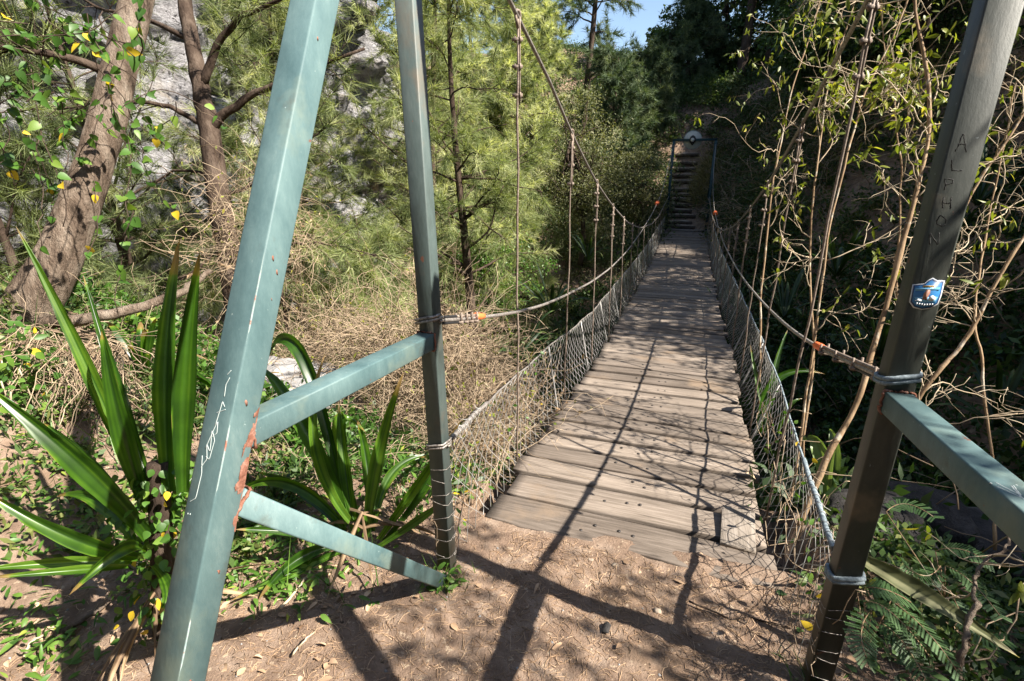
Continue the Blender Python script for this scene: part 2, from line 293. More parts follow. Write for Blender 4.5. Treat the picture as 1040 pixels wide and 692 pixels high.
# ------------------------------------------------------------------ bridge towers
rng = np.random.default_rng(7)
def poly3(*p): return A(p, float)
LEGB = A([-.905, .22, -.02]); LEGT = A([-.838, 1.44, 2.64])
def legpt(z): return LEGB+(LEGT-LEGB)*(z+.02)/2.66
tower = thing('bridge_tower', 'large grey green steel A-frame tower at the near end of the footbridge', 'bridge tower', (-.15, 1.5, 0))
S = .07
for sgn, x0, x1 in ((-1, -.815, -.868), (1, .542, .575)):
    mt = M['steel'] if sgn < 0 else M['steel_old_shaded']
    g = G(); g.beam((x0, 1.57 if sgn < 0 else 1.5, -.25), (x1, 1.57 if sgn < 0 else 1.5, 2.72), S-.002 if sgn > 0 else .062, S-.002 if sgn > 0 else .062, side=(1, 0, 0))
    post = build(g, 'post', M['steel_shaded'] if sgn < 0 else mt, tower, label='dark shaded post scrawled with letters' if sgn > 0 else 'slim post sunlit on its inner side only')
    lx = -.905 if sgn < 0 else .60; tx = -.838 if sgn < 0 else .585
    B_, T_ = A([lx, .22, -.02]), A([tx, 1.44, 2.64])
    lp = lambda z, B_=B_, T_=T_: B_+(T_-B_)*(z+.02)/2.66
    g = G(); g.beam(lp(-.2), T_, .072, .072, side=(1, 0, 0)); leg = build(g, 'stay_leg', M['steel'], tower)
    yp = 1.57 if sgn < 0 else 1.5
    xb = x0+(x1-x0)*.4
    j0 = A([xb-.003*sgn*0, yp-.034, 1.03]); j1 = lp(1.06); j1 = j1+A([0, .036, 0])
    g = G(); g.beam(j0, j1, .064, .058); bar = build(g, 'brace_bar', M['steel'], tower)
    k0 = A([x0, yp-.04, -.03]); k1 = lp(.93)+A([0, .042, 0])
    g = G(); g.beam(k0, k1, .062, .056); build(g, 'lower_brace', M['steel'], tower)
    # weld beads round the joints
    g = G()
    for p, q, ww, hh in ((j1, j0, .034, .031), (k1, k0, .034, .03), (j0, j1, .034, .031)):
        d = nrm(q-p); a = nrm(np.cross(d, _Z)); b = np.cross(a, d)
        loop = [p+d*.006+a*ww*ca+b*hh*cb for ca, cb in ((1, 1), (0, 1.02), (-1, 1), (-1.02, 0), (-1, -1), (0, -1.02), (1, -1), (1.02, 0), (1, 1))]
        loop = A(loop); t = np.linspace(0, 8, 49); lp3 = np.stack([np.interp(t, range(9), loop[:, c]) for c in range(3)], -1)
        g = G(); g.tubes(lp3+rng.normal(size=lp3.shape)*.0012, .0028+.002*rng.random(49), 6); build(g, 'weld', M['rust'], bar)
    g = G()
    if sgn < 0:   # rust flakes on the leg face round the joint
        xf = .0365
        nz, nw = 200, 24; zz = np.linspace(.80, 1.18, nz); ww = np.linspace(-.006, .0375, nw); Z2, W2 = np.meshgrid(zz, ww, indexing='ij')
        nn_ = fbm(Z2*38, W2*38, s=77, o=4); V = A([lp(z) for z in zz])[:, None]+np.stack([np.full_like(Z2, .0364)+.0006+.0016*np.clip(nn_, -1, 1), W2, 0*W2], -1)
        keep = nn_+(W2-.018)*62-3.4*np.abs((zz-.985)/.19)[:, None]**3 > .12
        i_ = np.arange(nz*nw).reshape(nz, nw); q_ = np.stack([i_[:-1, :-1], i_[:-1, 1:], i_[1:, 1:], i_[1:, :-1]], -1)[keep[:-1, :-1]]; g.add(V, q_)
        for _ in range(13):
            z = rng.uniform(.2, 2.3); c = lp(z)+A([xf*.93, rng.uniform(-.034, -.022) if rng.random() < .4 else rng.uniform(-.02, .03), 0]); r = .002+.003*rng.random(); an = np.sort(rng.random(7))*2*PI
            g.poly([c+A([0, math.cos(a)*r*.8, math.sin(a)*r*1.6]) for a in an], (1, 0, 0), .003)
    if sgn < 0: build(g, 'rust_patch', M['rust'], leg)
    if sgn < 0:   # pale worn corner edge along the leg
        g = G(); zz = np.linspace(.05, 2.5, 160); ed = A([lp(z) for z in zz]); dleg = nrm(T_-B_); nrmf = nrm(np.cross(dleg, A([1, 0, 0])))
        nrmf = nrmf if nrmf[1] < 0 else -nrmf
        ed = ed+A([1, 0, 0])*.0338+nrmf*.0338
        g.tubes(ed, np.clip(-.0004+.0024*fbm(zz*7, zz*0, s=4), .0001, .0026)+.0005*rng.random(160), 5); build(g, 'worn_edge', M['edgewear'], leg)
g = G(); g.beam((-.868, 1.55, 2.72), (.575, 1.50, 2.72), .07, .07); build(g, 'crossbar', M['steel'], tower)
# rope and wire lashings round the posts
def wrap(cx, cy, z0, turns, r, half, tilt=.01, pitch=.0, sx=1):
    n = int(turns*16)+1; an = np.linspace(0, turns*2*PI, n)
    q = half*np.maximum(.0, 1)/np.maximum(np.maximum(np.abs(np.cos(an)), np.abs(np.sin(an))), .80)
    return np.stack([cx+np.cos(an)*q, cy+np.sin(an)*q, z0+pitch*an/(2*PI)+tilt*np.cos(an+.6)], -1)
for cx_, cy_, z_, mt, rr, tn in ((-.842, 1.57, 1.085, 'cable', .0055, 2), (-.83, 1.57, .585, 'cable', .0045, 2.5), (.556, 1.5, 1.075, 'bluerope', .0065, 2), (.55, 1.5, .435, 'bluerope', .0075, 2.2)):
    g = G(); g.tubes(wrap(cx_, cy_, z_, tn, rr, .040, .012, .012), rr, 6); build(g, 'lashing', M[mt], tower)
for cx_, cy_, zt in ((-.822, 1.57, .55), (.547, 1.5, .40)):
    for k in range(9): g = G(); g.tubes(wrap(cx_, cy_, zt-.055*(k+1)+rng.uniform(-.022, .022), rng.uniform(.8, 1.3), .002, .0365, rng.uniform(-.012, .02), .01), .0012, 4); build(g, 'wire_lashing', M['cable'], tower)
# scribbles: strokes given in (across, along) units on a face
def strokes(o, ux, uy, nn, sc_, lines, r):
    g = G()
    for ln in lines:
        ln = A(ln, float); t = np.linspace(0, len(ln)-1, max(8, len(ln)*5)); q = np.stack([np.interp(t, range(len(ln)), ln[:, c]) for c in (0, 1)], -1)
        p = A(o)+(q[:, :1]*A(ux)+q[:, 1:]*A(uy))*sc_+A(nn)*r*.15
        p = p+rng.normal(size=p.shape)*r*.12
        g.tubes(p, r, 5)
    return g
yp = 1.5-.034
LET = {'A': [[(0, 0), (.5, 1), (1, 0)], [(.2, .42), (.85, .42)]], 'L': [[(0, 1), (0.05, 0), (.9, .1)]], 'P': [[(.1, 0), (.1, 1), (.8, .9), (.85, .6), (.1, .45)]],
       'H': [[(.1, 0), (.15, 1)], [(.85, 0), (.9, 1)], [(.1, .45), (.9, .55)]], 'O': [[(.5, 0), (.1, .3), (.15, .8), (.55, 1), (.9, .7), (.85, .2), (.5, 0)]], 'N': [[(.1, 0), (.1, 1), (.85, 0), (.9, 1)]]}
g = G()
for k, ch in enumerate('ALPHON'):
    z = 1.640-.0405*k; hgt = .027 if ch != 'A' else .042
    for ln in LET[ch]:
        q = A(ln, float); t = np.linspace(0, len(q)-1, 24); q = np.stack([np.interp(t, range(len(q)), q[:, c]) for c in (0, 1)], -1)
        xx = .542+.033*(z/2.72)*1.0; q = q+.06*np.stack([fbm(q[:, 0]*2+k*3, q[:, 1]*2, s=91), fbm(q[:, 0]*2, q[:, 1]*2+k*3, s=92)], -1); p = np.stack([xx-.017+.004*math.sin(k*2.3)+q[:, 0]*.021-.004*q[:, 1], np.full(24, yp+.0004), z+q[:, 1]*hgt*.92], -1)
        g.tubes(p+rng.normal(size=p.shape)*.0005*A([1, 0, 1]), .0011+.0009*rng.random(24), 5)
build(g, 'graffiti', M['scratch'], bpy.data.objects['post.001'])
dleg = nrm(LEGT-LEGB); nf = nrm(np.cross(dleg, A([1., 0, 0]))); nf = nf if nf[1] < 0 else -nf
o_ = legpt(1.0)+nf*.0362
g = strokes(o_, (1, 0, 0), dleg, nf, 1, [[(-.026, -.06), (-.012, -.05), (-.01, .0), (-.018, .035)], [(-.016, .01), (-.004, .03), (-.012, .06), (.0, .045), (-.006, .09), (.006, .07), (.002, .03), (-.008, .035)],
    [(-.014, .05), (.004, .11), (.008, .085), (-.004, .075)], [(.0, .10), (.006, .15), (.014, .14)], [(-.004, .125), (.018, .135)], [(.008, .16), (.006, .185), (.012, .20)], [(.004, .205), (.012, .215)], [(-.024, -.085), (-.024, -.082)], [(-.018, -.085), (-.018, -.082)]], .0007)
build(g, 'graffiti', M['chalk'], bpy.data.objects['stay_leg'])
rb0, rb1 = A([.556, 1.466, 1.03]), A([.60, .22, 0])+(A([.585, 1.44, 2.64])-A([.60, .22, 0]))*(1.06/2.64)
dd = nrm(rb1-rb0); upn = nrm(np.cross(nrm(np.cross(dd, _Z)), dd)); sd = np.cross(dd, upn)
sx = A([1., 0, 0]); o2 = rb0+dd*.47+upn*.0292
g = strokes(o2, sx, dd, upn, 1, [[(-.026, .0), (-.006, .03)], [(.0, -.01), (-.006, .03), (.004, .055)], [(-.02, -.014), (-.004, .02)], [(.004, -.012), (-.003, .022)], [(-.03, -.01), (-.027, -.008)], [(.01, -.018), (.012, -.016)],
    [(-.014, .075), (.012, .072)], [(-.012, .075), (-.012, .10), (.0, .10), (.0, .078)], [(.0, .088), (.013, .104)]], .0016)
build(g, 'graffiti', M['chalk'], bpy.data.objects['brace_bar.001'])
# shield sticker on the right post
zs = 1.318; xs = .542+.033*(zs/2.72); ys = yp-.0012
def face(pts, dz, mt, nm, par, th=.0008):
    g = G(); g.poly([(xs+a, ys-dz, zs+b) for a, b in pts], (0, -1, 0), th); return build(g, nm, M[mt], par)
shield = [(-.031, .022), (-.008, .026), (-.001, .036), (.006, .041), (.016, .036), (.031, .036), (.032, .0), (.030, -.022), (.018, -.034), (.0, -.039), (-.018, -.035), (-.029, -.022)]
st = face(shield, 0, 'st_white', 'sticker', bpy.data.objects['post.001']); st['label'] = 'blue shield shaped sticker'
face([(a*.93, b*.93) for a, b in shield], .001, 'st_navy', 'border', st)
face([(a*.84, b*.84) for a, b in shield], .002, 'st_blue', 'field', st)
face([(-.024, .014), (.024, .019), (.024, .012), (-.024, .008)], .003, 'st_light', 'sky_band', st); face([(-.022, -.008), (.024, -.004), (.022, -.018), (-.014, -.02)], .003, 'st_light', 'water', st)
face([(-.010, .0215), (.012, .0225), (.012, .019), (-.010, .018)], .0031, 'gold', 'gold_band', st)
face([(-.006, -.012), (-.005, .004), (.0, .013), (.006, .012), (.007, .004), (.004, -.006), (.004, -.013)], .004, 'st_brown', 'bird', st)
face([(.006, -.013), (.007, -.005), (.013, -.001), (.019, -.004), (.021, -.011), (.015, -.015)], .004, 'st_white', 'cloud', st); face([(-.02, -.017), (-.014, -.011), (-.007, -.013), (-.006, -.017)], .004, 'st_white', 'foam', st)
g = G()
for k in range(7):
    a = -.016+k*.0052; b = -.0275+.0022*abs(k-3)/3
    g.poly([(xs+a+p, ys-.004, zs+b+q) for p, q in ((0, 0), (.0028, 0), (.0034, .0045), (.0006, .0045))], (0, -1, 0), .0006)
build(g, 'lettering', M['st_white'], st)

# far tower
FT = thing('bridge_tower', 'small dark blue green steel gateway frame at the far end of the footbridge', 'bridge tower', (-.1, 18.55, -.3))
for x in (-.73, .55):
    g = G(); g.beam((x, 18.55, -.7), (x, 18.55, 2.52), .08, .08, side=(1, 0, 0)); build(g, 'post', M['steel_teal'], FT)
    g = G(); g.beam((x-.02 if x < 0 else x-.0, 18.62, 2.4), (x-.05 if x < 0 else x-.02, 19.9, -.1), .07, .07); build(g, 'stay_leg', M['steel_teal'], FT)
g = G(); g.beam((-.77, 18.55, 2.555), (.59, 18.55, 2.555), .068, .068); build(g, 'crossbar', M['steel_teal'], FT)
c0 = A([-.16, 18.62, 2.555]); sgn_ = thing('round_sign', 'round white metal disc with a small dark emblem, fixed behind the far gateway crossbar', 'sign', c0)
def disc(c, r0, r1, y, th, a0=0, a1=2*PI, n=48):
    an = np.linspace(a0, a1, n); g = G()
    o = [(c[0]+r1*math.cos(a), y, c[2]+r1*math.sin(a)) for a in an]; i = [(c[0]+r0*math.cos(a), y, c[2]+r0*math.sin(a)) for a in an]
    for y2 in (0, th):
        pass
    V = np.stack([A(i), A(o), A(o)+A([0, th, 0]), A(i)+A([0, th, 0]), A(i)], 1); g.grid(V); return g
build(disc(c0, 0.0, .285, c0[1], .012), 'disc', M['white'], sgn_)
build(disc(c0, .27, .287, c0[1]-.004, .02), 'rim', M['edgewear'], sgn_)
em = build(disc(c0, .06, .105, c0[1]-.11, .012), 'emblem', M['black'], sgn_); build(disc(c0, 0, .058, c0[1]-.108, .01), 'emblem_centre', M['white'], em)
g = G(); g.poly([(c0[0]-.09, c0[1]-.006, c0[2]+.09), (c0[0], c0[1]-.006, c0[2]+.15), (c0[0]+.09, c0[1]-.006, c0[2]+.09), (c0[0]+.06, c0[1]-.006, c0[2]+.08), (c0[0], c0[1]-.006, c0[2]+.11), (c0[0]-.06, c0[1]-.006, c0[2]+.08)], (0, -1, 0), .003); build(g, 'roof_mark', M['black'], em)
g = G(); g.poly([(c0[0]-.10, c0[1]-.006, c0[2]-.05), (c0[0]-.06, c0[1]-.006, c0[2]-.05), (c0[0], c0[1]-.006, c0[2]-.12), (c0[0]+.06, c0[1]-.006, c0[2]-.05), (c0[0]+.10, c0[1]-.006, c0[2]-.05), (c0[0], c0[1]-.006, c0[2]-.165)], (0, -1, 0), .003); build(g, 'chevron', M['black'], em)
g = G(); g.poly([(c0[0]-.04, c0[1]-.007, c0[2]-.05), (c0[0], c0[1]-.007, c0[2]-.11), (c0[0]+.04, c0[1]-.007, c0[2]-.05)], (0, -1, 0), .003); build(g, 'gold_mark', M['gold'], em)

# ------------------------------------------------------------------ deck
deck = thing('bridge_deck', 'narrow sagging footbridge deck of grey weathered planks', 'bridge deck', (-.15, Y0, 0))
rng = np.random.default_rng(11)
g = G(); gn = G(); y = Y0; k = 0; LEN = 1.28
while y < Y1-.1:
    w = rng.uniform(.150, .190) if k > 1 else .225; gap = rng.uniform(.024, .038); yc = y+w/2; n = 22
    cx_ = float(deckx(yc)); l = -LEN/2+rng.uniform(-.035, .02); r = LEN/2+rng.uniform(-.02, .035)
    skew = rng.normal()*.006+(-.035 if k == 0 else 0); tl = rng.normal()*.006; roll = rng.normal()*.004
    if k == 3: r -= .0
    xs_ = np.linspace(l, r, n); z0 = float(deckz(yc)); th = .045
    e0 = -w/2+.004*fbm(xs_*3+k*9, xs_*0+k, s=1)+xs_*skew; e1 = w/2+.004*fbm(xs_*3+k*5, xs_*0+k+.5, s=2)+xs_*skew
    if k == 0: e0 = e0-.02*np.abs(fbm(xs_*2.5, xs_*0, s=8))
    slope = float(deckz(yc+.1)-deckz(yc-.1))/.2; b = .006; bow = .004*np.sin((xs_-l)/(r-l)*PI+k)
    prof = []
    for (ya, za) in ((e0, -th), (e0, -b), (e0+b, 0*e0), (e0*0, 0*e0+.001*fbm(xs_*6, xs_*0+k, s=6)), (e1-b, 0*e0), (e1, -b+0*e0), (e1, -th+0*e0)):
        prof.append(np.stack([cx_+xs_, yc+ya, z0+slope*ya+za+bow+tl*xs_+roll*ya/w], -1))
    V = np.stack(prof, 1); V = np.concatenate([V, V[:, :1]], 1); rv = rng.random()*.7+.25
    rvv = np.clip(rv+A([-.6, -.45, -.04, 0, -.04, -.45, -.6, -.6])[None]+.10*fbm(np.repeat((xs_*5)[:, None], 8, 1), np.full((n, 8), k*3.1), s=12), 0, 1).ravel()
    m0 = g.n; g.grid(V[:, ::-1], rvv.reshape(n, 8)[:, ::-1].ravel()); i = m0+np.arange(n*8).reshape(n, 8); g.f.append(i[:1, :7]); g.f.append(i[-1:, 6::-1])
    if k < 14:
        for bx in (-.16, .02):
            for q in (-.032, .032):
                if rng.random() < .8:
                    c = A([cx_+bx+q+rng.normal()*.008, yc+rng.normal()*w*.1, z0+slope*0+bow[n//2]+tl*bx+.001]); an = np.linspace(0, 2*PI, 9)[:-1]
                    gn.poly([c+A([math.cos(a)*.0085, math.sin(a)*.0085, 0]) for a in an], (0, 0, 1), .003)
    y += w+gap; k += 1
nf = sum(len(f) for f in g.f)
for vv, ff in zip(gn.v, gn.f): pass
off = g.n; g.v += gn.v; g.r += gn.r; g.f += [f+off for f in gn.f]; g.n += gn.n
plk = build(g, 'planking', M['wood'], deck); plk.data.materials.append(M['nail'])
for pq in plk.data.polygons[nf:]: pq.material_index = 1
ys_ = np.linspace(Y0-.1, Y1+.1, 40)
for off in (-.5, -.05, .5):
    g = G(); ring = A([(-.04, -.05), (.04, -.05), (.04, .05), (-.04, .05), (-.04, -.05)]); V = np.stack([np.stack([deckx(ys_)+off+a, ys_, deckz(ys_)-.105+b], -1) for a, b in ring], 1); g.grid(V); build(g, 'stringer', M['beamwood'], deck)
q = A([.365, 2.26, float(deckz(2.26))]); g = G(); g.beam(q+A([-.012, -.15, .018]), q+A([.012, .15, .014]), .15, .02, r=.003)
one(g, 'short_plank', M['wood_pale'], 'short pale board nailed lengthways over the right end of the first planks', 'plank', q)
# end sill of far deck
g = G(); g.beam((-.72, 18.62, -.30), (.54, 18.62, -.30), .16, .06, r=.006); g.beam((-.70, 18.18, deckz(18.18)+.018), (.50, 18.20, deckz(18.18)+.02), .12, .03, r=.005); build(g, 'end_sill', M['wood_pale'], deck)

# ------------------------------------------------------------------ cables, hangers, fences
def spline(pts, n=90):
    pts = A(sorted(map(tuple, pts)), float); yy = np.linspace(pts[0, 0], pts[-1, 0], n); z = np.interp(yy, pts[:, 0], pts[:, 1])
    for _ in range(6): z[1:-1] = .25*z[:-2]+.5*z[1:-1]+.25*z[2:]
    return yy, z
CA = [(1.57, 2.62), (2.39, 2.29), (2.74, 2.17), (3.58, 1.84), (4.62, 1.51), (5.74, 1.24), (7.28, .93), (9.3, .66), (12, .48), (14.4, .46), (17, .60), (18.5, .80)]
CBL = [(1.57, 1.09), (2.15, .953), (2.71, .85), (3.44, .755), (4.62, .63), (5.88, .55), (7.5, .52), (9.4, .57), (12, .72), (14.5, .98), (16.6, 1.45), (18.5, 2.40)]
CBR = [(1.5, 1.07), (2.36, .89), (3.0, .80), (3.88, .71), (5.2, .61), (6.6, .545), (9, .50), (11.6, .56), (14, .70), (16.4, 1.05), (17.6, 1.5), (18.5, 2.42)]
def topz(y, s): return deckz(y)+np.interp(y, [1.5, 2.4, 5, 12, 18.5], [.585, .52, .42, .42, .5] if s < 0 else [.435, .40, .40, .42, .5])
def topx(y, s): return deckx(y)+s*np.interp(y, [1.5, 2.2, 3.2, 7, 15, 18.5], [.665, .70, .75, .77, .74, .66])+(-.0 if s < 0 else .03)
def cabx(y, s): return np.interp(y, [1.5, 3, 17, 18.5], [-.855, -.80, -.78, -.73]) if s < 0 else np.interp(y, [1.5, 3, 17, 18.5], [.565, .56, .56, .55])
ORD = ['nearest', 'second', 'third', 'fourth', 'fifth', 'sixth', 'seventh', 'eighth', 'ninth', 'tenth', 'eleventh', 'twelfth', 'thirteenth', 'fourteenth']
rng = np.random.default_rng(5)
for s, side in ((-1, 'left'), (1, 'right')):
    yy, z = spline(CA, 120); yy2 = yy
    pts = np.stack([cabx(yy, s), yy, z+.003*rng.normal(size=len(yy))*0], -1)
    ca = thing('suspension_cable', f'main steel suspension cable dropping from the near tower top on the {side} side', 'cable', pts[0], 'main suspension cables')
    g = G(); g.tubes(pts, .0095, 7); build(g, 'cable', M['cable'], ca, smooth=True)
    yy, z = spline(CBL if s < 0 else CBR, 120); pts = np.stack([cabx(yy, s), yy, z], -1)
    cb = thing('handrail_cable', f'{side} hand cable sagging low from near post up to far gateway top', 'cable', pts[0], 'hand cables')
    g = G(); g.tubes(pts, .0085, 7); build(g, 'cable', M['cable'], cb, smooth=True)
    i0 = 1; n1 = 4
    p0 = pts[0]; q1 = A([np.interp(t, yy, pts[:, 0]) for t in (1.62, 1.70, 1.80, 1.9)]); q1 = np.stack([q1, A([1.62, 1.7, 1.8, 1.9]), np.interp([1.62, 1.7, 1.8, 1.9], yy, z)], -1)
    g = G(); g.tubes(q1+A([0, 0, .012]), .006, 6); g.tubes(q1-A([0, 0, .012]), .006, 6); build(g, 'eye_loop', M['black'], cb)
    ye = (1.80, 1.99) if s < 0 else (1.62, 2.25); u = np.linspace(*ye, 10); sl = np.stack([np.interp(u, yy, pts[:, 0]), u, np.interp(u, yy, z)], -1)
    g = G(); g.tubes(sl+A([0, 0, .012]), .007, 7)
    build(g, 'doubled_tail', M['cable_rusty'], cb)
    for t in np.linspace(ye[0]+.02, ye[1]-.02, 4):
        c = A([np.interp(t, yy, pts[:, 0]), t, np.interp(t, yy, z)+.006]); g = G(); g.tubes(A([c+A([-.012, 0, .018]), c+A([-.014, 0, -.016]), c+A([.014, 0, -.016]), c+A([.012, 0, .022])]), .0045, 5); g.beam(c+A([0, -.008, -.018]), c+A([0, .008, -.018]), .036, .012, r=.003); build(g, 'wire_clip', M['cable_rusty'], cb)
    for t in ((1.98, 2.06) if s < 0 else (2.24, 2.36)), (13.2, 13.42):
        u = np.linspace(*t, 6); sl = np.stack([np.interp(u, yy, pts[:, 0]), u, np.interp(u, yy, z)+.004], -1); g = G(); g.tubes(sl, (.016 if t[0] < 5 else .045)*(1+.1*rng.normal(size=6)), 8); build(g, 'orange_tape', M['tape'], cb)
    zc = lambda t: np.interp(t, *spline(CA, 120))
    for k in range(14):
        t = 2.48+1.09*k+rng.normal()*.02
        if t > 17.4: continue
        top = A([cabx(t, s), t, zc(t)]); bot = A([deckx(t)+s*.67, t+.02, deckz(t)-.06]); lab = f'{ORD[k]} hanger rod from the near tower on the {side} side'
        h = thing('hanger_rod', lab, 'hanger rod', bot, 'hanger rods of the suspension cables')
        n = 12; w = np.linspace(0, 1, n)[:, None]; pt = top*(1-w)+bot*w+rng.normal(size=(n, 3))*A([.003, .003, 0])
        g = G(); g.tubes(pt, .0055 if k < 3 else .0075, 6); build(g, 'rod', M['cable_rusty'], h, smooth=True)
        an = np.linspace(0, 2*PI, 15); lp_ = np.stack([top[0]+.014*np.sin(an*2)*.3, top[1]+.026*np.cos(an), top[2]-.008+.034*np.sin(an)], -1); g = G(); g.tubes(lp_, .007, 6); build(g, 'top_loop', M['cable_rusty'], h, smooth=True)
        if k < 6:
            for q in (.09, .20, .32):
                zz = q if top[2]-bot[2] > .9 else q*.6
                c = top+(bot-top)*(zz/np.linalg.norm(bot-top)); g = G(); g.beam(c+A([-.022, -.012, 0]), c+A([.020, .012, .002]), .012, .014, r=.003); g.tubes(A([c+A([-.012, 0, -.012]), c+A([-.012, 0, .014])]), .005, 5); g.tubes(A([c+A([.012, 0, -.012]), c+A([.012, 0, .014])]), .005, 5); build(g, 'wire_clip', M['cable_rusty'], h)
            u = np.linspace(0, .36 if top[2]-bot[2] > .9 else .2, 5)[:, None]; g = G(); g.tubes(top+(bot-top)/np.linalg.norm(bot-top)*u+A([.009, .004, 0]), .0045, 5); build(g, 'rod_tail', M['cable_rusty'], h)
    # wire mesh fence
    ys0 = 1.5 if s > 0 else 1.57
    f = thing('mesh_fence', f'{side} side fence of thin wire netting below the hand cable', 'fence', (topx(ys0, s), ys0, 0), 'wire netting fences')
    yy = np.linspace(ys0, 18.45, 140); tp = np.stack([topx(yy, s), yy, topz(yy, s)], -1)
    tp[:, 2] += .008*np.sin(yy*5.7)+.004*np.sin(yy*17); g = G(); g.tubes(tp, .0055, 6); build(g, 'top_rope', M['cable'] if s < 0 else M['bluerope'], f, smooth=True)
    u = np.linspace(ys0+.03, ys0+(.55 if s < 0 else .8), 26); pr = np.stack([topx(u, s), u, np.interp(u, yy, tp[:, 2])+.004], -1); g = G(); g.tubes(pr, .0105+.0012*np.sin(np.arange(26)*2.2), 8); build(g, 'rope_end', M['cable'] if s < 0 else M['bluerope'], f)
    g = G(); g.tubes(pr[1:4], .013, 8); build(g, 'rope_whipping', M['black'], f)
    for q in range(9):
        c = pr[2+2*q]; d_ = nrm(rng.normal(size=3)); g = G(); g.tubes(np.stack([c+A([.013*math.cos(a), .002*a, .013*math.sin(a)]) for a in np.linspace(0, 7, 14)]+[c+d_*.02, c+d_*.045+A([0, 0, -.01])]), .0013, 4); build(g, 'wire_tie', M['wire'], f)
    cell = .05; ny = int((18.4-ys0)/cell); rows = 11
    yb = ys0+np.arange(ny)*cell; t = np.linspace(0, 1, rows); T_, YB = np.meshgrid(t, yb); par = np.where(np.arange(rows)%2 == 0, -1, 1)[None]; alt = np.where(np.arange(ny)%2 == 0, 1, -1)[:, None]
    Yw = YB+par*alt*cell*.49+.003*fbm(YB*4, T_*5, s=60+s)
    xb = deckx(Yw)+s*(.655+.0*T_); zb = np.where(Yw < 1.95, .01, deckz(Yw)-.03)
    Xw = xb+(topx(Yw, s)-xb)*T_**.8+s*.045*np.sin(T_*PI)+.014*fbm(Yw*1.6, T_*1.5, s=70+s)*np.sin(T_*PI); Zw = zb+(topz(Yw, s)-zb)*T_+.004*fbm(Yw*3, T_*2.5, s=80+s)
    g = G(); g.tubes(np.stack([Xw, Yw, Zw], -1), np.where(yb < 4, .0017, np.where(yb < 8, .0021, .0030))[:, None], 3)
    build(g, 'wire_netting', M['wire'], f)
    for yq in np.arange(3.4, 18, 1.09):     # stiff uprights lacing the netting to the deck edge
        u = np.linspace(0, 1, 6); p = np.stack([deckx(yq)+s*.655+(topx(yq, s)-deckx(yq)-s*.655)*u, np.full(6, yq)+.02*u, deckz(yq)-.05+(topz(yq, s)-deckz(yq)+.05)*u], -1)
        g = G(); g.tubes(p, .006, 5); build(g, 'upright', M['wire'], f)
    # tangled loose wires and dry stems at the near end
    B = 26 if s < 0 else 44; p = np.zeros((B, 9, 3)); tt = rng.random(B); yq = ys0+.05+rng.random(B)**1.6*1.6
    p[:, 0] = np.stack([deckx(yq)+s*(.66+.08*rng.random(B)), yq, np.maximum(deckz(yq), -.02)+.02+.2*tt], -1); d = nrm(rng.normal(size=(B, 3))*A([.25, 1, .8])+A([0, 0, .5]))
    for k in range(1, 9): d = nrm(d+rng.normal(size=(B, 3))*.28*A([.5, 1, 1])); p[:, k] = p[:, k-1]+d*.045
    p[:, :, 0] = s*np.maximum(s*p[:, :, 0], s*deckx(yq)[:, None]+.63); p[:, :, 2] = np.clip(p[:, :, 2], hz(p[:, :, 0], p[:, :, 1], False)+.01, topz(p[:, :, 1], s)+.03)
    g = G(); g.tubes(p, .0018, 3, rng.random(B)); one(g, 'dry_creeper', M['deadstuff'], f'tangle of dry climbing stems caught in the {side} netting near its post', 'creeper', (topx(1.8, s), 1.8, 0))
    B = 46; yq = ys0+.03+rng.random(B)**1.3*1.7; u = rng.random(B); p = np.stack([deckx(yq)+s*(.68+.06*u), yq, np.maximum(deckz(yq), -.02)+.05+u*.45], -1)
    g = G(); g.leaves(p, rng.normal(size=(B, 3))+A([0, 0, -.6]), rng.normal(size=(B, 3))+A([0, -.6, .3]), rng.uniform(.018, .042, B), rng.uniform(.013, .028, B), np.where(rng.random(B) < .14, .84, rng.random(B)*.7))
    one(g, 'climbing_vine', M['leaf_vine'], f'sparse small green and yellow vine leaves on the {side} netting by its post', 'vine', (topx(1.9, s), 1.9, 0))
# ------------------------------------------------------------------ plants
def path(px, n=16):                               # smooth world path through (u, v, depth) points
    p = A([P(*q) for q in px]); t = np.linspace(0, len(p)-1, n); q = np.stack([np.interp(t, range(len(p)), p[:, c]) for c in range(3)], -1)
    for _ in range(max(2, n//12)): q[1:-1] = .25*q[:-2]+.5*q[1:-1]+.25*q[2:]
    return q
def walk(rng, p0, d0, L, n, wob, grav=0.0):       # batch of wandering twigs
    p0 = np.asarray(p0, float); B = len(p0); p = np.zeros((B, n, 3)); p[:, 0] = p0; d = nrm(d0); st = (np.broadcast_to(L, (B,))/(n-1))[:, None]
    for k in range(1, n): d = nrm(d+rng.normal(size=(B, 3))*wob+A([0, 0, grav])); p[:, k] = p[:, k-1]+d*st
    return p
def along(rng, pts, m, lo=.3):                    # m random stations on each polyline (B,N,3)
    B, n, _ = pts.shape; t = lo+(1-lo)*rng.random((B, m)); f = t*(n-1); i = np.minimum(f.astype(int), n-2); w = (f-i)[..., None]; b = np.arange(B)[:, None]
    return (pts[b, i]*(1-w)+pts[b, i+1]*w).reshape(-1, 3), nrm(pts[b, i+1]-pts[b, i]).reshape(-1, 3), t.ravel()
def up_leaf(rng, B, tilt=.7): return nrm(rng.normal(size=(B, 3))*tilt+A([0, 0, 1]))
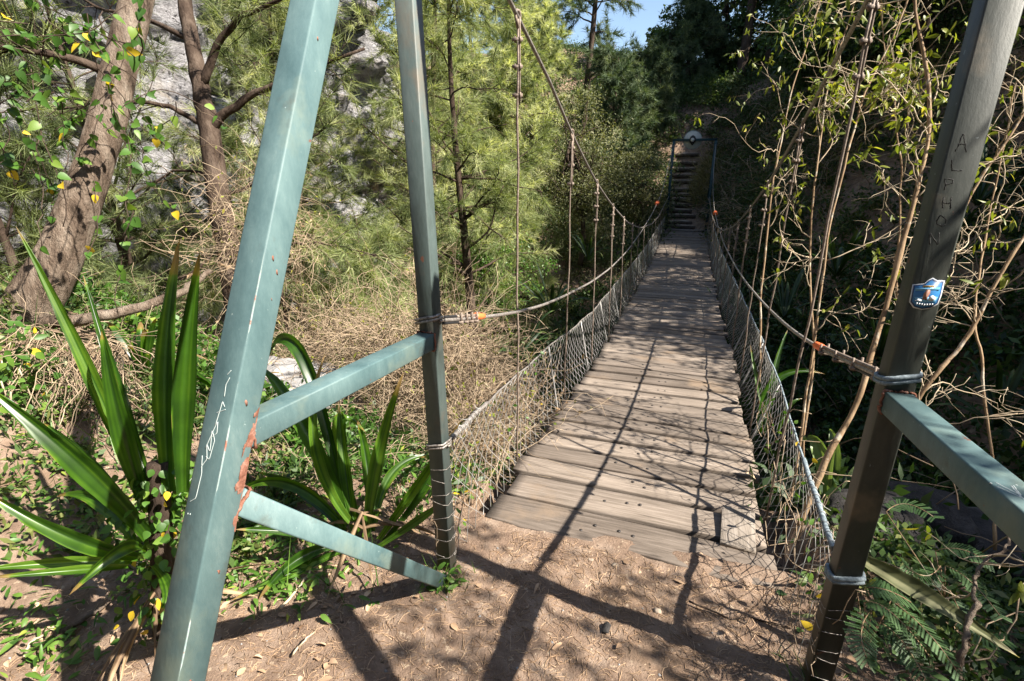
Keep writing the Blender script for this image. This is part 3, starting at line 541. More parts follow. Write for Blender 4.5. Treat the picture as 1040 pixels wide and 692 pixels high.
def tufts(g, rng, sub, m, per, L, W, lo=.25, droop=-.15, spread=.75, bright=.5, var=.22, zref=None):
    p, d, t = along(rng, sub, m, lo); p = np.repeat(p, per, 0); d = np.repeat(d, per, 0); B = len(p)
    dd = d+rng.normal(size=(B, 3))*spread+A([0, 0, droop]); rv = np.clip(np.repeat(bright+var*rng.normal(size=len(sub)), m*per)+.12*rng.normal(size=B), 0, 1)
    g.needles(p+rng.normal(size=(B, 3))*.012, dd, L*rng.uniform(.6, 1.25, B), np.full(B, W), rv, rng)
def crown_on(g, gt, rng, br, rbr, nsub, Lsub, m, per, L, W, bright, lo=.25, up=.1, droop=-.15, rsub=.006):
    p, d, t = along(rng, br, nsub, lo); B = len(p)
    sub = walk(rng, p, d*.8+rng.normal(size=(B, 3))*.7+A([0, 0, up]), Lsub*rng.uniform(.5, 1.2, B), 6, .22, -.03)
    gt.tubes(sub, np.linspace(rsub, rsub*.35, 6)[None]*np.ones((B, 1)), 3)
    tufts(g, rng, sub, m, per, L, W, .1, droop, .7, bright)
def casuarina(seed, x, y, h, r0, spread, lab, lo=.12, nbr=40, nsub=9, m=9, per=10, L=.2, W=.0065, bright=.55, mt='needle', bark='bark_dark', group='casuarina trees', name='casuarina_tree', lean=(0, 0), z=None, cat='tree'):
    rng = np.random.default_rng(seed); b = A([x, y, float(hz(x, y, False))-.15 if z is None else z]); n = 18; t = np.linspace(0, 1, n)
    tr = b+np.stack([lean[0]*t+.10*h/7*np.sin(t*5+seed), lean[1]*t+.10*h/7*np.cos(t*4.3+seed), h*t], -1)
    o = thing(name, lab, cat, b, group); gt = G(); gt.tubes(tr, r0*(1-.88*t), 9)
    u = lo+(1-lo)*np.sort(rng.random(nbr)); p = np.stack([np.interp(u, t, tr[:, c]) for c in range(3)], -1); az = rng.random(nbr)*2*PI
    el = rng.uniform(.0, .9, nbr); d = np.stack([np.cos(az)*np.cos(el), np.sin(az)*np.cos(el), np.sin(el)], -1); Lb = spread*(1.02-u)**.55*rng.uniform(.55, 1.15, nbr)+.15
    br = walk(rng, p, d, Lb, 9, .13, -.02); gt.tubes(br, (r0*.30*(1.1-u))[:, None]*np.linspace(1, .22, 9)[None]+.002, 5)
    g = G(); crown_on(g, gt, rng, br, None, nsub, spread*.34, m, per, L, W, bright)
    build(gt, 'trunk', M[bark], o); build(g, 'crown', M[mt], o); return o
def broadtree(seed, x, y, h, r0, rad, lab, mt='leaf_dark', nclump=46, per=190, L=.12, W=.06, lo=.35, bark='bark_dark', group=None, name='broadleaf_tree', z=None, flat=1.0, cat='tree', cl=.42):
    rng = np.random.default_rng(seed); b = A([x, y, float(hz(x, y, False))-.15 if z is None else z]); n = 12; t = np.linspace(0, 1, n)
    tr = b+np.stack([.2*np.sin(t*4+seed), .2*np.cos(t*3+seed)-.2, h*.8*t], -1); o = thing(name, lab, cat, b, group)
    c = b+A([0, 0, h*(1+lo)/2]); d = nrm(rng.normal(size=(nclump, 3))); cc = c+d*(rng.random((nclump, 1))**.45)*A([rad, rad, h*(1-lo)/2*flat])
    gt = G(); gt.tubes(tr, r0*(1-.7*t), 8); u = rng.uniform(.35, 1, nclump); s0 = np.stack([np.interp(u, t, tr[:, k]) for k in range(3)], -1)
    w = np.linspace(0, 1, 7)[None, :, None]; lm = s0[:, None]*(1-w)+cc[:, None]*w+rng.normal(size=(nclump, 7, 3))*.06; gt.tubes(lm, np.linspace(r0*.28, .006, 7)[None]*np.ones((nclump, 1)), 4)
    k = np.repeat(np.arange(nclump), per); B = len(k); q = nrm(rng.normal(size=(B, 3)))*(rng.random((B, 1))**.4); sz = rad*cl*rng.uniform(.6, 1.25, nclump)
    p = cc[k]+q*sz[k][:, None]*A([1, 1, .7]); g = G(); rv = np.clip(.45+.2*rng.normal(size=nclump)[k]+.14*rng.normal(size=B), 0, 1)
    g.kites(p, rng.normal(size=(B, 3))+A([0, 0, -.3]), up_leaf(rng, B, .9), L*rng.uniform(.6, 1.3, B), W*rng.uniform(.6, 1.3, B), rv)
    build(gt, 'trunk', M[bark], o); build(g, 'crown', M[mt], o); return o
def scatter(name, seed, pts, mt, per, R, L, W, lab=None, bright=.45, flat=.75, narrow=0, build_=True):
    rng = np.random.default_rng(seed); n = len(pts); k = np.repeat(np.arange(n), per); B = len(k); sz = R*rng.uniform(.5, 1.35, n)
    q = nrm(rng.normal(size=(B, 3)))*(rng.random((B, 1))**.5); q[:, 2] = np.abs(q[:, 2])*flat
    p = pts[k]+q*sz[k][:, None]; g = G(); rv = np.clip(bright+.2*rng.normal(size=n)[k]+.14*rng.normal(size=B), 0, 1)
    g.kites(p, q*.7+rng.normal(size=(B, 3))*.8, up_leaf(rng, B, .9), L*rng.uniform(.5, 1.4, B), W*rng.uniform(.5, 1.4, B), rv)
    o = build(g, name, M[mt], kind='stuff')
    if lab: o['label'] = lab; o['category'] = name.replace('_', ' ')
    return o
def onground(x, y, dz=0): return np.stack([x, y, hz(x, y, False)+dz], -1)

# --- left: big leaning trunk with roots and vine
rng = np.random.default_rng(21)
t0 = path([(-40, 400, 3.3), (14, 340, 3.3), (55, 275, 3.3), (88, 190, 3.35), (108, 130, 3.4), (124, 60, 3.45), (140, 0, 3.5), (180, -220, 3.8)], 60)
o = thing('leaning_tree', 'thick rough barked tree trunk leaning right in front of the pale cliff', 'tree', t0[4])
rr = np.interp(np.linspace(0, 1, 60), [0, .15, .3, .5, 1], [.26, .165, .13, .105, .09]); g = G()
an = np.arange(22)*2*PI/22; tt = nrm(np.gradient(t0, axis=0)); aa = nrm(np.cross(tt, _Z)); bb = np.cross(tt, aa)
V = t0[:, None]+(aa[:, None]*np.cos(an)[:, None]+bb[:, None]*np.sin(an)[:, None])*(rr[:, None, None]*(1+.10*fbm(np.cos(an)[None]*1.6+np.zeros((60, 1)), np.sin(an)[None]*1.6+np.zeros((60, 1)), np.linspace(0, 5, 60)[:, None]+np.zeros((1, 22)), s=3)+.05*fbm(np.cos(an)[None]*5+np.zeros((60, 1)), np.sin(an)[None]*5+np.zeros((60, 1)), np.linspace(0, 22, 60)[:, None]+np.zeros((1, 22)), s=8))[..., None])
V = np.concatenate([V, V[:, :1]], 1); g.grid(V[:, ::-1]); build(g, 'trunk', M['bark_red'], o, smooth=True)
for px, r0 in (([(20, 335, 3.2), (40, 380, 3.1), (20, 440, 3.0)], .07), ([(40, 330, 3.2), (120, 320, 3.25), (180, 300, 3.4), (215, 275, 3.6)], .045), ([(10, 350, 3.1), (60, 400, 3.0), (95, 430, 2.95)], .05), ([(0, 360, 3.1), (-20, 420, 2.9)], .08)):
    q = path(px, 20); g = G(); g.tubes(q+rng.normal(size=q.shape)*.006, r0*np.linspace(1, .35, 20), 7); build(g, 'root', M['bark_red'], o, smooth=True)
br = np.stack([path(px, 12) for px in ([(120, 80, 3.45), (80, 60, 3.3), (20, 50, 3.1), (-60, 40, 3)], [(140, 0, 3.5), (190, -40, 3.6), (260, -90, 3.9), (340, -120, 4.2)], [(150, -60, 3.6), (90, -120, 3.5), (0, -160, 3.4), (-90, -190, 3.3)])])
g = G(); g.tubes(br, np.linspace(.035, .008, 12)[None]*np.ones((3, 1)), 6); gl = G(); crown_on(gl, g, rng, br, None, 14, .5, 6, 7, .16, .006, .45, .3); build(g, 'branch', M['bark_dark'], o); build(gl, 'foliage', M['needle'], o)
# vine hanging over the left edge
st = []; B = 46
u0 = rng.uniform(-60, 150, B); v0 = rng.uniform(-90, 190, B); d0 = rng.uniform(2.35, 3.1, B)
p0 = A([P(a, b, c) for a, b, c in zip(u0, v0, d0)]); vs = walk(rng, p0, rng.normal(size=(B, 3))*.6+A([0, 0, -.9]), rng.uniform(.3, .8, B), 12, .25, -.05)
o = thing('hanging_vine', 'vine of green and bright yellow leaves hanging in front of the pale cliff', 'vine', p0[0]); g = G(); g.tubes(vs, .0028, 4); build(g, 'stem', M['bark_dark'], o)
p, d, t = along(rng, vs, 8, .0); B = len(p); g = G()
g.leaves(p, rng.normal(size=(B, 3))*.6+A([.1, 0, -.8]), rng.normal(size=(B, 3))*.5+A([.5, -.8, .5]), rng.uniform(.025, .07, B), rng.uniform(.022, .056, B), np.where(rng.random(B) < .10, .86, rng.random(B)*.74), .2, .1, (.35, .95, 1, .78, .42, .03))
build(g, 'foliage', M['leaf_vine'], o)
# small leafy shrub at the left edge
B = 240; c = P(8, 385, 2.7); q = nrm(rng.normal(size=(B, 3)))*rng.random((B, 1))**.5*A([.28, .25, .40]); g = G(); g.leaves(c+q, rng.normal(size=(B, 3)), up_leaf(rng, B, .6)+A([.5, -.3, 0]), rng.uniform(.03, .07, B), rng.uniform(.02, .045, B), np.where(rng.random(B) < .08, .86, rng.random(B)*.74))
o = thing('leafy_shrub', 'small bright green shrub with a few yellow leaves at the foot of the leaning trunk', 'shrub', c-A([0, 0, .5])); build(g, 'foliage', M['leaf_vine'], o)
g = G(); w = walk(rng, np.repeat((c-A([0, 0, .5]))[None], 9, 0), rng.normal(size=(9, 3))*.35+A([0, 0, 1]), .6, 8, .12); g.tubes(w, .004, 4); build(g, 'stem', M['twig'], o)
# dry hanging stems on the bank below the trunk
B = 520; u0 = rng.uniform(0, 130, B); v0 = rng.uniform(325, 400, B)+.15*u0; p0 = A([P(a, b, c) for a, b, c in zip(u0, v0, rng.uniform(2.75, 3.15, B))]); w = walk(rng, p0, rng.normal(size=(B, 3))*.5+A([.15, -.15, -.5]), rng.uniform(.2, .55, B), 9, .22, -.13)
g = G(); g.tubes(w, .0022, 3, rng.random(B)); one(g, 'dry_grass', M['deadstuff'], 'matted dry straw hanging from the bank under the leaning trunk', 'dry grass', p0[0])

# --- forked casuarina on the left
rng = np.random.default_rng(33)
tr = path([(262, 400, 5), (243, 320, 5), (225, 220, 5), (213, 135, 5), (203, 85, 5), (190, 20, 5.1), (180, -60, 5.2), (176, -190, 5.4)], 40)
o = thing('casuarina_tree', 'dark forked casuarina trunk with bent bare boughs on the left, right of the leaning trunk', 'tree', tr[0], 'casuarina trees'); g = G(); g.tubes(tr+rng.normal(size=tr.shape)*.006, np.interp(np.linspace(0, 1, 40), [0, .4, .6, 1], [.125, .10, .075, .05]), 12)
bl = [path(px, 14) for px in ([(214, 130, 5), (232, 112, 4.95), (262, 93, 4.9), (300, 78, 4.8), (370, 50, 4.7)], [(212, 128, 5), (170, 108, 4.95), (130, 102, 4.9), (60, 110, 4.8)], [(205, 85, 5), (222, 40, 4.9), (250, 12, 4.7), (310, -10, 4.5)], [(222, 200, 5), (255, 190, 4.9), (300, 150, 4.8), (330, 130, 4.7)],
     [(220, 180, 5), (180, 170, 5.2), (150, 190, 5.3), (110, 230, 5.4)], [(195, 40, 5.05), (150, 20, 5.2), (100, 10, 5.3), (60, -20, 5.4)], [(235, 270, 5), (280, 250, 4.9), (330, 245, 4.8), (380, 260, 4.7)], [(186, -10, 5.1), (240, -60, 5), (330, -80, 4.9), (400, -90, 4.8)], [(230, 250, 5), (190, 280, 4.9), (150, 310, 4.8), (120, 330, 4.7)]) ]
br = np.stack(bl); g.tubes(br+rng.normal(size=br.shape)*.008, (A([.05, .03, .045, .02, .018, .03, .016, .03, .014])[:, None])*np.linspace(1, .25, 14)[None], 7); build_g = g
gl = G(); crown_on(gl, g, rng, br, None, 13, .55, 8, 8, .17, .0058, .5, .28); build(g, 'trunk', M['bark_dark'], o, smooth=True); build(gl, 'crown', M['needle'], o)

# --- casuarina stand across the gully
for a in ((101, -3.3, 7.4, 7.0, .10, 1.7, 'slim sunlit casuarina seen just right of the slim post', .16, 44, .62), (102, -5.7, 6.5, 6.6, .11, 1.9, 'sunlit casuarina seen between the inclined leg and the slim post', .10, 48, .58),
          (103, -4.7, 9.4, 8.0, .12, 2.1, 'tall yellow green casuarina behind the slim post, nearer of two in line', .10, 48, .66), (104, -7.1, 8.3, 7.0, .12, 2.0, 'casuarina close to the pale cliff seen beyond the inclined leg', .10, 44, .5),
          (105, -6.6, 12.2, 8.5, .13, 2.4, 'tall yellow green casuarina farthest back between the two left steel posts', .10, 46, .62), (106, -6.9, 4.6, 5.8, .10, 1.7, 'casuarina at the cliff foot behind the dark forked trunk', .15, 34, .45),
          (107, -4.0, 12.0, 4.3, .07, 1.25, 'young bright green casuarina left of the nearest hanger rod', .08, 34, .72), (108, -8.6, 15.5, 8.5, .13, 2.4, 'tall casuarina at the far end of the cliff', .1, 40, .6),
          (110, -4.3, 6.0, 3.4, .05, 1.1, 'low young casuarina behind the dry bramble heap', .08, 30, .6), (111, -4.7, 4.9, 3.3, .05, 1.1, 'low bushy casuarina just right of the forked trunk', .04, 34, .62), (112, -3.5, 5.3, 2.7, .045, 1.0, 'lowest feathery casuarina just left of the slim post', .04, 32, .68), (113, -6.2, 3.1, 3.6, .05, 1.2, 'low dark casuarina between the leaning and forked trunks', .04, 30, .4)):
    seed, x, y, h, r0, spd, lab, lo, nb, br_ = a; casuarina(seed, x, y, h, r0, spd, lab, lo, nb, bright=br_, W=.0065 if y < 9 else .010, L=.2, nsub=9)
# grey-green bushy tree before the far path and its neighbours
broadtree(120, -2.9, 14.2, 4.4, .08, 1.5, 'grey green bushy tree with fine leaves left of the far steps', 'leaf_grey', 70, 260, .075, .03, .12, name='bushy_tree', z=-.9, cl=.36)
broadtree(121, -1.7, 17.6, 2.9, .06, 1.0, 'low grey green bush pressed against the left post of the far gateway', 'leaf_grey', 44, 220, .075, .03, .05, name='bushy_tree', z=-.5, cl=.4)
broadtree(122, -3.6, 9.8, 2.2, .05, 1.0, 'rounded bright leafy bush behind the second and third left hanger rods', 'leaf_mid', 40, 200, .06, .035, .0, name='bushy_tree', z=-1.5, cl=.42)
# trees on the far hill
casuarina(130, -4.2, 21.5, 11, .17, 2.6, 'tall open casuarina against the sky above the grey green bush', .18, 26, bright=.55, W=.02, L=.28, mt='needle_dark', group='far hill trees')
casuarina(131, -7.6, 25, 10, .16, 2.8, 'casuarina on the far hill left of the tall open one', .1, 24, bright=.55, W=.022, L=.28, mt='needle_dark', group='far hill trees')
casuarina(132, 1.35, 25.5, 11, .22, 2.4, 'dark straight trunked tree above the round white sign', .3, 36, bright=.45, W=.022, L=.28, mt='needle_dark', group='far hill trees')
for seed, x, y, h, rd, lab in ((140, -1.4, 26.5, 3.6, 1.7, 'dark leafy tree at the top of the far steps, left of the straight trunk'), (141, 3.6, 24.5, 8, 2.4, 'dark leafy tree on the far hill right of the straight trunk'), (144, 7.0, 22.5, 8, 2.6, 'broad dark tree high on the right hand slope at the far end'), (149, -10, 29, 9, 3, 'dark leafy tree at the far left end of the hill')):
    broadtree(seed, x, y, h*.8, .16, rd*.85, lab, 'leaf_far', 30, 170, .2, .09, .2, group='far hill trees', cl=.34)
for seed, x, y, h, rd, lab in ((150, 5.3, 8.2, 5.6, 2.0, 'dark tree on the right slope, nearest of the row above the bridge'), (153, 3.5, 18.2, 4.4, 1.7, 'dark tree on the right slope beside the far gateway'), (151, 5.4, 11.6, 6.0, 2.2, 'dark tree on the right slope, second of the row above the bridge'), (152, 4.3, 15.2, 5.4, 2.0, 'dark tree on the right slope, third of the row above the bridge')):
    broadtree(seed, x, y, h, .14, rd, lab, 'leaf_dark', 50, 190, .15, .075, .12, group='right slope trees')

rng = np.random.default_rng(49)
for seed, x, y, h, br_, lab in ((160, -2.9, 19.6, 5.2, .5, 'olive casuarina right behind the grey green bush by the far steps'), (166, -.7, 26.2, 3.3, .45, 'slim airy casuarina behind the far steps, against the sky'), (161, -5.6, 17.2, 7.5, .75, 'tall bright yellow green casuarina behind the young bright one'), (162, -2.2, 22.8, 3.6, .45, 'dark casuarina just left of the top of the far steps'),
      (163, -6.2, 20.5, 8.5, .7, 'yellow green casuarina between the bright tall one and the open one'), (164, -7.8, 18.8, 8.5, .7, 'yellow green casuarina above the end of the cliff')):
    casuarina(seed, x, y, h, .12, 2.0, lab, .06, 46, bright=br_, W=.018, L=.26, nsub=10, mt='needle' if br_ > .6 else 'needle_dark', group='far hill trees')
for seed, x, y, h, rd, lab in ((174, 2.6, 26.5, 6.5, 2.0, 'dark leafy tree just right of the straight trunk above the far gateway'), (175, .5, 27.5, 3.8, 1.5, 'loose leafy tree in the sky gap above the far gateway'), (172, 5.4, 28, 9, 2.8, 'dark leafy tree far up the right slope')):
    broadtree(seed, x, y, h, .16, rd, lab, 'leaf_far', 40, 170, .2, .09, .05, group='far hill trees', cl=.36)
broadtree(156, 4.7, 5.7, 4.4, .1, 1.5, 'dark bushy tree added at the top right edge to shade the deck, nearest on the right slope', 'leaf_dark', 44, 170, .1, .05, .1, group='right slope trees')  # mostly out of view, put in to shade the middle of the deck
broadtree(157, 2.7, 1.3, 1.9, .05, .8, 'low dark bush added out of view right of the near tower as a shade caster', 'leaf_dark', 40, 170, .07, .035, .0, name='bushy_tree')  # out-of-view bush, added to shade the lower right bank
broadtree(158, 3.1, 1.15, 4.3, .06, .95, 'slender sparse unseen tree on the right bank, added to dapple the near tower', 'leaf_olive', 20, 90, .075, .03, .45, name='bushy_tree', cl=.34)  # out-of-view tree, added to throw dapples on the near ground and legs
# --- undergrowth masses
rng = np.random.default_rng(50)
n = 1700; x = 1.7+rng.random(n)**1.5*9; y = rng.uniform(.3, 24, n); keep = (x-2.3+1.35*sm((y-8)/9)) > -.3; k2 = keep & (y > 11); keep &= y <= 11; scatter('undergrowth', 51, onground(x[keep], y[keep], .02), 'leaf_dark', 110, .5, .11, .05); scatter('undergrowth', 64, onground(x[k2], y[k2], .02), 'leaf_far', 110, .5, .11, .045)
n = 330; x = rng.uniform(.75, 2.6, n); y = rng.uniform(2.6, 18, n); scatter('undergrowth', 52, onground(x, y, .0), 'leaf_dark', 110, .42, .10, .05)
n = 420; x = rng.uniform(-7, -.9, n); y = rng.uniform(5.2, 14, n); scatter('undergrowth', 53, onground(x, y, .0), 'leaf_dark', 120, .5, .09, .045, bright=.5)
n = 1150; x = np.where(rng.random(n) < .68, rng.uniform(-10, -.95, n), rng.uniform(.75, 6, n)); y = rng.uniform(15, 33, n); x = np.where(y > 24, x+np.where(x < 0, 1, -.8), x); scatter('undergrowth', 54, onground(x, y, .05), 'leaf_far', 130, .8, .13, .05, bright=.4)
n = 120; x = np.where(rng.random(n) < .6, rng.uniform(-3.2, -.75, n), rng.uniform(.5, 1.6, n)); y = rng.uniform(19, 26, n); scatter('undergrowth', 65, onground(x, y, .05), 'leaf_grey', 110, .45, .1, .04, bright=.3)
n = 70; x = rng.uniform(-1.2, 1, n); y = rng.uniform(23.3, 27, n); scatter('undergrowth', 66, onground(x, y, .05), 'leaf_far', 120, .5, .12, .05, bright=.35)
n = 900; x = rng.uniform(-7, 9, n); y = rng.uniform(-8, -1.7, n); scatter('undergrowth', 58, onground(x, y, .1), 'leaf_dark', 110, .8, .16, .08, bright=.3)  # unseen dense growth behind the camera, added to cut light on rear-facing steel
n = 380; x = rng.uniform(.95, 5, n); y = rng.uniform(14.5, 24, n); scatter('undergrowth', 59, onground(x, y, .25), 'leaf_grey', 100, .55, .09, .03, bright=.3)
n = 260; x = rng.uniform(-6, -1.0, n); y = rng.uniform(14, 22, n); scatter('undergrowth', 55, onground(x, y, .15), 'leaf_grey', 110, .6, .085, .035, bright=.4)
n = 300; x = rng.uniform(-4.6, -1.3, n); y = rng.uniform(2.2, 5.4, n); kk = np.hypot(x+2.9, y-3.35) > .75; x, y = x[kk], y[kk]; scatter('undergrowth', 56, onground(x, y, .0), 'leaf_mid', 70, .22, .055, .028, bright=.35)
n = 170; x = rng.uniform(-9, -5, n); y = rng.uniform(5, 14, n); scatter('undergrowth', 57, onground(x, y, .0), 'leaf_grey', 110, .5, .08, .03, bright=.45)
n = 240; x = rng.uniform(1.0, 4.5, n); y = rng.uniform(2.6, 9, n); scatter('undergrowth', 60, onground(x, y, .12), 'leaf_mid', 60, .38, .075, .03, bright=.12)
n = 150; x = rng.uniform(.8, 2.2, n); y = rng.uniform(1.3, 3.2, n); scatter('undergrowth', 61, onground(x, y, .0), 'leaf_dark', 60, .22, .05, .022, bright=.5)
n = 420; x = rng.uniform(-4.6, -1.0, n); y = rng.uniform(1.75, 4.6, n)-.18*(x+1); kk = np.hypot(x+2.9, y-3.35) > .85; x, y = x[kk], y[kk]; scatter('undergrowth', 62, onground(x, y, .0), 'leaf_mid', 42, .16, .06, .022, bright=.3)
n = 150; x = rng.uniform(-4.2, -1.7, n); y = rng.uniform(1.1, 2.4, n); scatter('undergrowth', 63, onground(x, y, .0), 'leaf_dark', 60, .16, .055, .02, bright=.75)
B = 1500; x = rng.uniform(-4.4, -.95, B); y = 1.55+rng.random(B)*3-.1*x; w = walk(rng, onground(x, y, .03), rng.normal(size=(B, 3))*A([1, 1, .5])+A([0, 0, .35]), rng.uniform(.1, .5, B), 8, .25, -.07); g = G(); g.tubes(w, .0017, 3, rng.random(B)); build(g, 'dry_grass', M['deadstuff'], kind='stuff')
B = 900; x = rng.uniform(-4.2, -1.0, B); y = 1.2+rng.random(B)*2.8; pg = onground(x, y, .01); a = rng.random(B)*2*PI; g = G(); g.needles(pg, np.stack([np.cos(a)*.6, np.sin(a)*.6, np.ones(B)], -1), rng.uniform(.1, .32, B), np.full(B, .007), rng.random(B)*.9, rng); build(g, 'grass', M['leaf_mid'], kind='stuff')
# dead twigs hanging over the right slope
B = 2300; x = 1.2+rng.random(B)*7; y = np.where(rng.random(B) < .4, rng.uniform(14, 23, B), rng.uniform(1.5, 22, B)); x = np.where(y > 14, .7+(x-1.2)*.55, x); w = walk(rng, onground(x, y, .2+.3*rng.random(B)), rng.normal(size=(B, 3))+A([-.4, -.3, .2]), rng.uniform(.4, 1.3, B), 9, .25, -.08); g = G(); g.tubes(w, np.where(y < 6, .0035, .007)[:, None], 3, np.where(y > 13, .4, 0)+rng.random(B)*.6); build(g, 'dead_twigs', M['deadstuff'], kind='stuff')
# dry bramble heap
def bramble(seed, c, R, n, lab, L=(.35, .95), r=.0026, nleaf=500):
    rng = np.random.default_rng(seed); q = nrm(rng.normal(size=(n, 3)))*rng.random((n, 1))**.4*A(R); q[:, 2] = np.abs(q[:, 2])*1.3-.4*R[2]; p0 = A(c)+q
    w = walk(rng, p0, rng.normal(size=(n, 3))+A([.2, -.2, .1]), rng.uniform(*L, n), 11, .27, -.05); g = G(); g.tubes(w, (r*rng.uniform(.5, 1.5, n))[:, None]*np.linspace(1, .5, 11)[None], 3, .25+.75*rng.random(n))
    o = thing('dry_bramble', lab, 'bramble', A(c)-A([0, 0, R[2]]), 'heaps of dry bramble'); build(g, 'stems', M['deadstuff'], o)
    k = max(8, n//45); b0 = A(c)-A([0, 0, R[2]*1.2])+rng.normal(size=(k, 3))*A(R)*A([.45, .45, .05]); w0 = walk(rng, b0, rng.normal(size=(k, 3))*.5+A([0, 0, 1]), R[2]*rng.uniform(1.3, 2.6, k), 14, .16, -.02); g = G(); g.tubes(w0, rng.uniform(.003, .008, k)[:, None]*np.linspace(1, .3, 14)[None], 5, rng.random(k)*.6)
    p1, d1, _ = along(rng, w0, 5, .3); w1 = walk(rng, p1, d1*.7+rng.normal(size=p1.shape)*.7, rng.uniform(.15, .5, len(p1)), 8, .2); g.tubes(w1, np.linspace(.003, .001, 8)[None]*np.ones((len(p1), 1)), 4, rng.random(len(p1))); build(g, 'branches', M['deadstuff'], o)
    p2, d2, _ = along(rng, w1, 4, .2); B2 = len(p2); g = G(); g.leaves(p2, d2+rng.normal(size=(B2, 3)), up_leaf(rng, B2), rng.uniform(.02, .05, B2), rng.uniform(.01, .024, B2), rng.random(B2), .4, .2); build(g, 'dead_leaves', M['deadleaf'], o)
    p, d, t = along(rng, w[:nleaf], 2, .2); B = len(p); g = G(); g.kites(p, d+rng.normal(size=(B, 3)), up_leaf(rng, B), rng.uniform(.02, .05, B), rng.uniform(.01, .02, B), rng.random(B)); build(g, 'foliage', M['leaf_olive'], o)
bramble(61, P(438, 385, 4.2), (.72, .62, .68), 2100, 'big heap of pale dry tangled bramble behind the slim post')
bramble(62, P(340, 350, 4.8), (.6, .55, .4), 650, 'smaller loose heap of dry bramble left of the biggest one')
bramble(63, P(265, 240, 4.6), (.55, .5, .7), 330, 'thin dry twigs hanging below the forked casuarina', r=.0024, nleaf=200)
bramble(64, P(476, 448, 3.3), (.26, .3, .26), 330, 'low tangle of dry stems between slim post and deck', r=.002, nleaf=260)

# --- flax-like strap plants
def flax(name, lab, base, blades, mt='flax', seed=0, group=None, depth0=1.75, stemr=.035):
    rng = np.random.default_rng(seed); o = thing(name, lab, 'plant', base, group)
    for bl in blades:
        (u0, v0, d0), (u1, v1, d1), (u2, v2, d2), wpx = bl; p1 = P(u1, v1, d1); W = .56*wpx*d1/FPX
        g = G(); g.blade(P(u0, v0, d0), p1, P(u2, v2, d2), W, rng.random(), 22, rng.uniform(.22, .42), rng.uniform(-.5, .5)); build(g, 'leaf', M[mt], o, smooth=True)
    return o
b1 = P(150, 575, 1.8); b1[2] = float(hz(b1[0], b1[1], False))
o = flax('flax_plant', 'large flax like plant with upright blades on a vine wrapped stem beside the inclined leg', b1, [
    ((150, 520, 1.8), (88, 370, 1.72), (16, 230, 1.62), 25), ((155, 500, 1.8), (118, 390, 1.85), (84, 278, 1.9), 20), ((172, 500, 1.8), (168, 370, 1.85), (183, 242, 1.9), 36), ((186, 500, 1.76), (188, 380, 1.72), (203, 255, 1.7), 38),
    ((150, 545, 1.78), (80, 470, 1.62), (-25, 385, 1.5), 40), ((140, 565, 1.76), (70, 545, 1.6), (-30, 490, 1.5), 30), ((148, 515, 1.8), (122, 430, 1.68), (103, 335, 1.62), 34), ((130, 575, 1.75), (70, 580, 1.62), (-20, 588, 1.5), 16),
    ((140, 555, 1.8), (100, 510, 1.85), (58, 505, 1.9), 24), ((135, 570, 1.8), (60, 572, 1.7), (-30, 580, 1.55), 20), ((165, 540, 1.8), (185, 500, 1.9), (235, 440, 2.1), 24), ((145, 560, 1.75), (120, 560, 1.6), (70, 605, 1.5), 26), ((155, 575, 1.75), (170, 600, 1.65), (160, 625, 1.6), 20), ((150, 540, 1.85), (90, 470, 2.0), (45, 430, 2.1), 22)], seed=4)
g = G(); w = np.stack([b1+(P(160, 470, 1.8)-b1)*t for t in np.linspace(-.05, 1, 12)]); g.tubes(w, np.linspace(.042, .034, 12), 9); build(g, 'stem', M['bark_dark'], o)
rng = np.random.default_rng(71)
B = 420; t = rng.random(B); an = rng.random(B)*2*PI; p = b1+(P(160, 470, 1.8)-b1)*t[:, None]+np.stack([np.cos(an), np.sin(an), np.zeros(B)], -1)*(.045+.11*rng.random(B)**2)[:, None]
g = G(); g.leaves(p, np.stack([np.cos(an), np.sin(an), -1.0+0*an], -1)+.6*rng.normal(size=(B, 3)), np.stack([np.cos(an), np.sin(an), .6+0*an], -1)+.5*rng.normal(size=(B, 3)), rng.uniform(.018, .042, B), rng.uniform(.015, .034, B), np.where(rng.random(B) < .05, .84, rng.random(B)*.72))
one(g, 'climbing_vine', M['leaf_vine'], 'small leaved green vine wrapped round the stem of the large flax plant', 'vine', b1)
b2 = P(372, 560, 2.25); b2[2] = float(hz(b2[0], b2[1], False))
flax('flax_plant', 'arching flax like plant behind lower brace, left of slim post', b2, [
    ((372, 545, 2.25), (385, 460, 2.2), (410, 378, 2.15), 25), ((360, 540, 2.25), (350, 470, 2.3), (344, 408, 2.35), 22), ((385, 548, 2.25), (425, 490, 2.2), (468, 428, 2.15), 18), ((355, 530, 2.25), (300, 420, 2.3), (262, 372, 2.35), 30),
    ((350, 520, 2.3), (300, 350, 2.45), (256, 412, 2.5), 26), ((385, 555, 2.2), (430, 525, 2.15), (462, 503, 2.1), 15), ((345, 545, 2.2), (295, 540, 2.1), (238, 538, 2), 20), ((350, 535, 2.3), (290, 490, 2.4), (236, 505, 2.5), 20), ((362, 530, 2.3), (345, 430, 2.4), (372, 440, 2.4), 24),
    ((378, 540, 2.3), (372, 470, 2.4), (362, 425, 2.4), 20), ((340, 555, 2.2), (300, 570, 2.1), (262, 610, 2.0), 22), ((345, 560, 2.2), (290, 585, 2.1), (235, 610, 1.95), 18), ((390, 550, 2.25), (440, 480, 2.3), (425, 465, 2.3), 16), ((350, 540, 2.3), (310, 500, 2.45), (262, 480, 2.6), 22), ((380, 535, 2.3), (400, 480, 2.4), (440, 462, 2.5), 18), ((365, 540, 2.25), (320, 455, 2.2), (330, 360, 2.3), 20)], seed=9)
rng = np.random.default_rng(77)
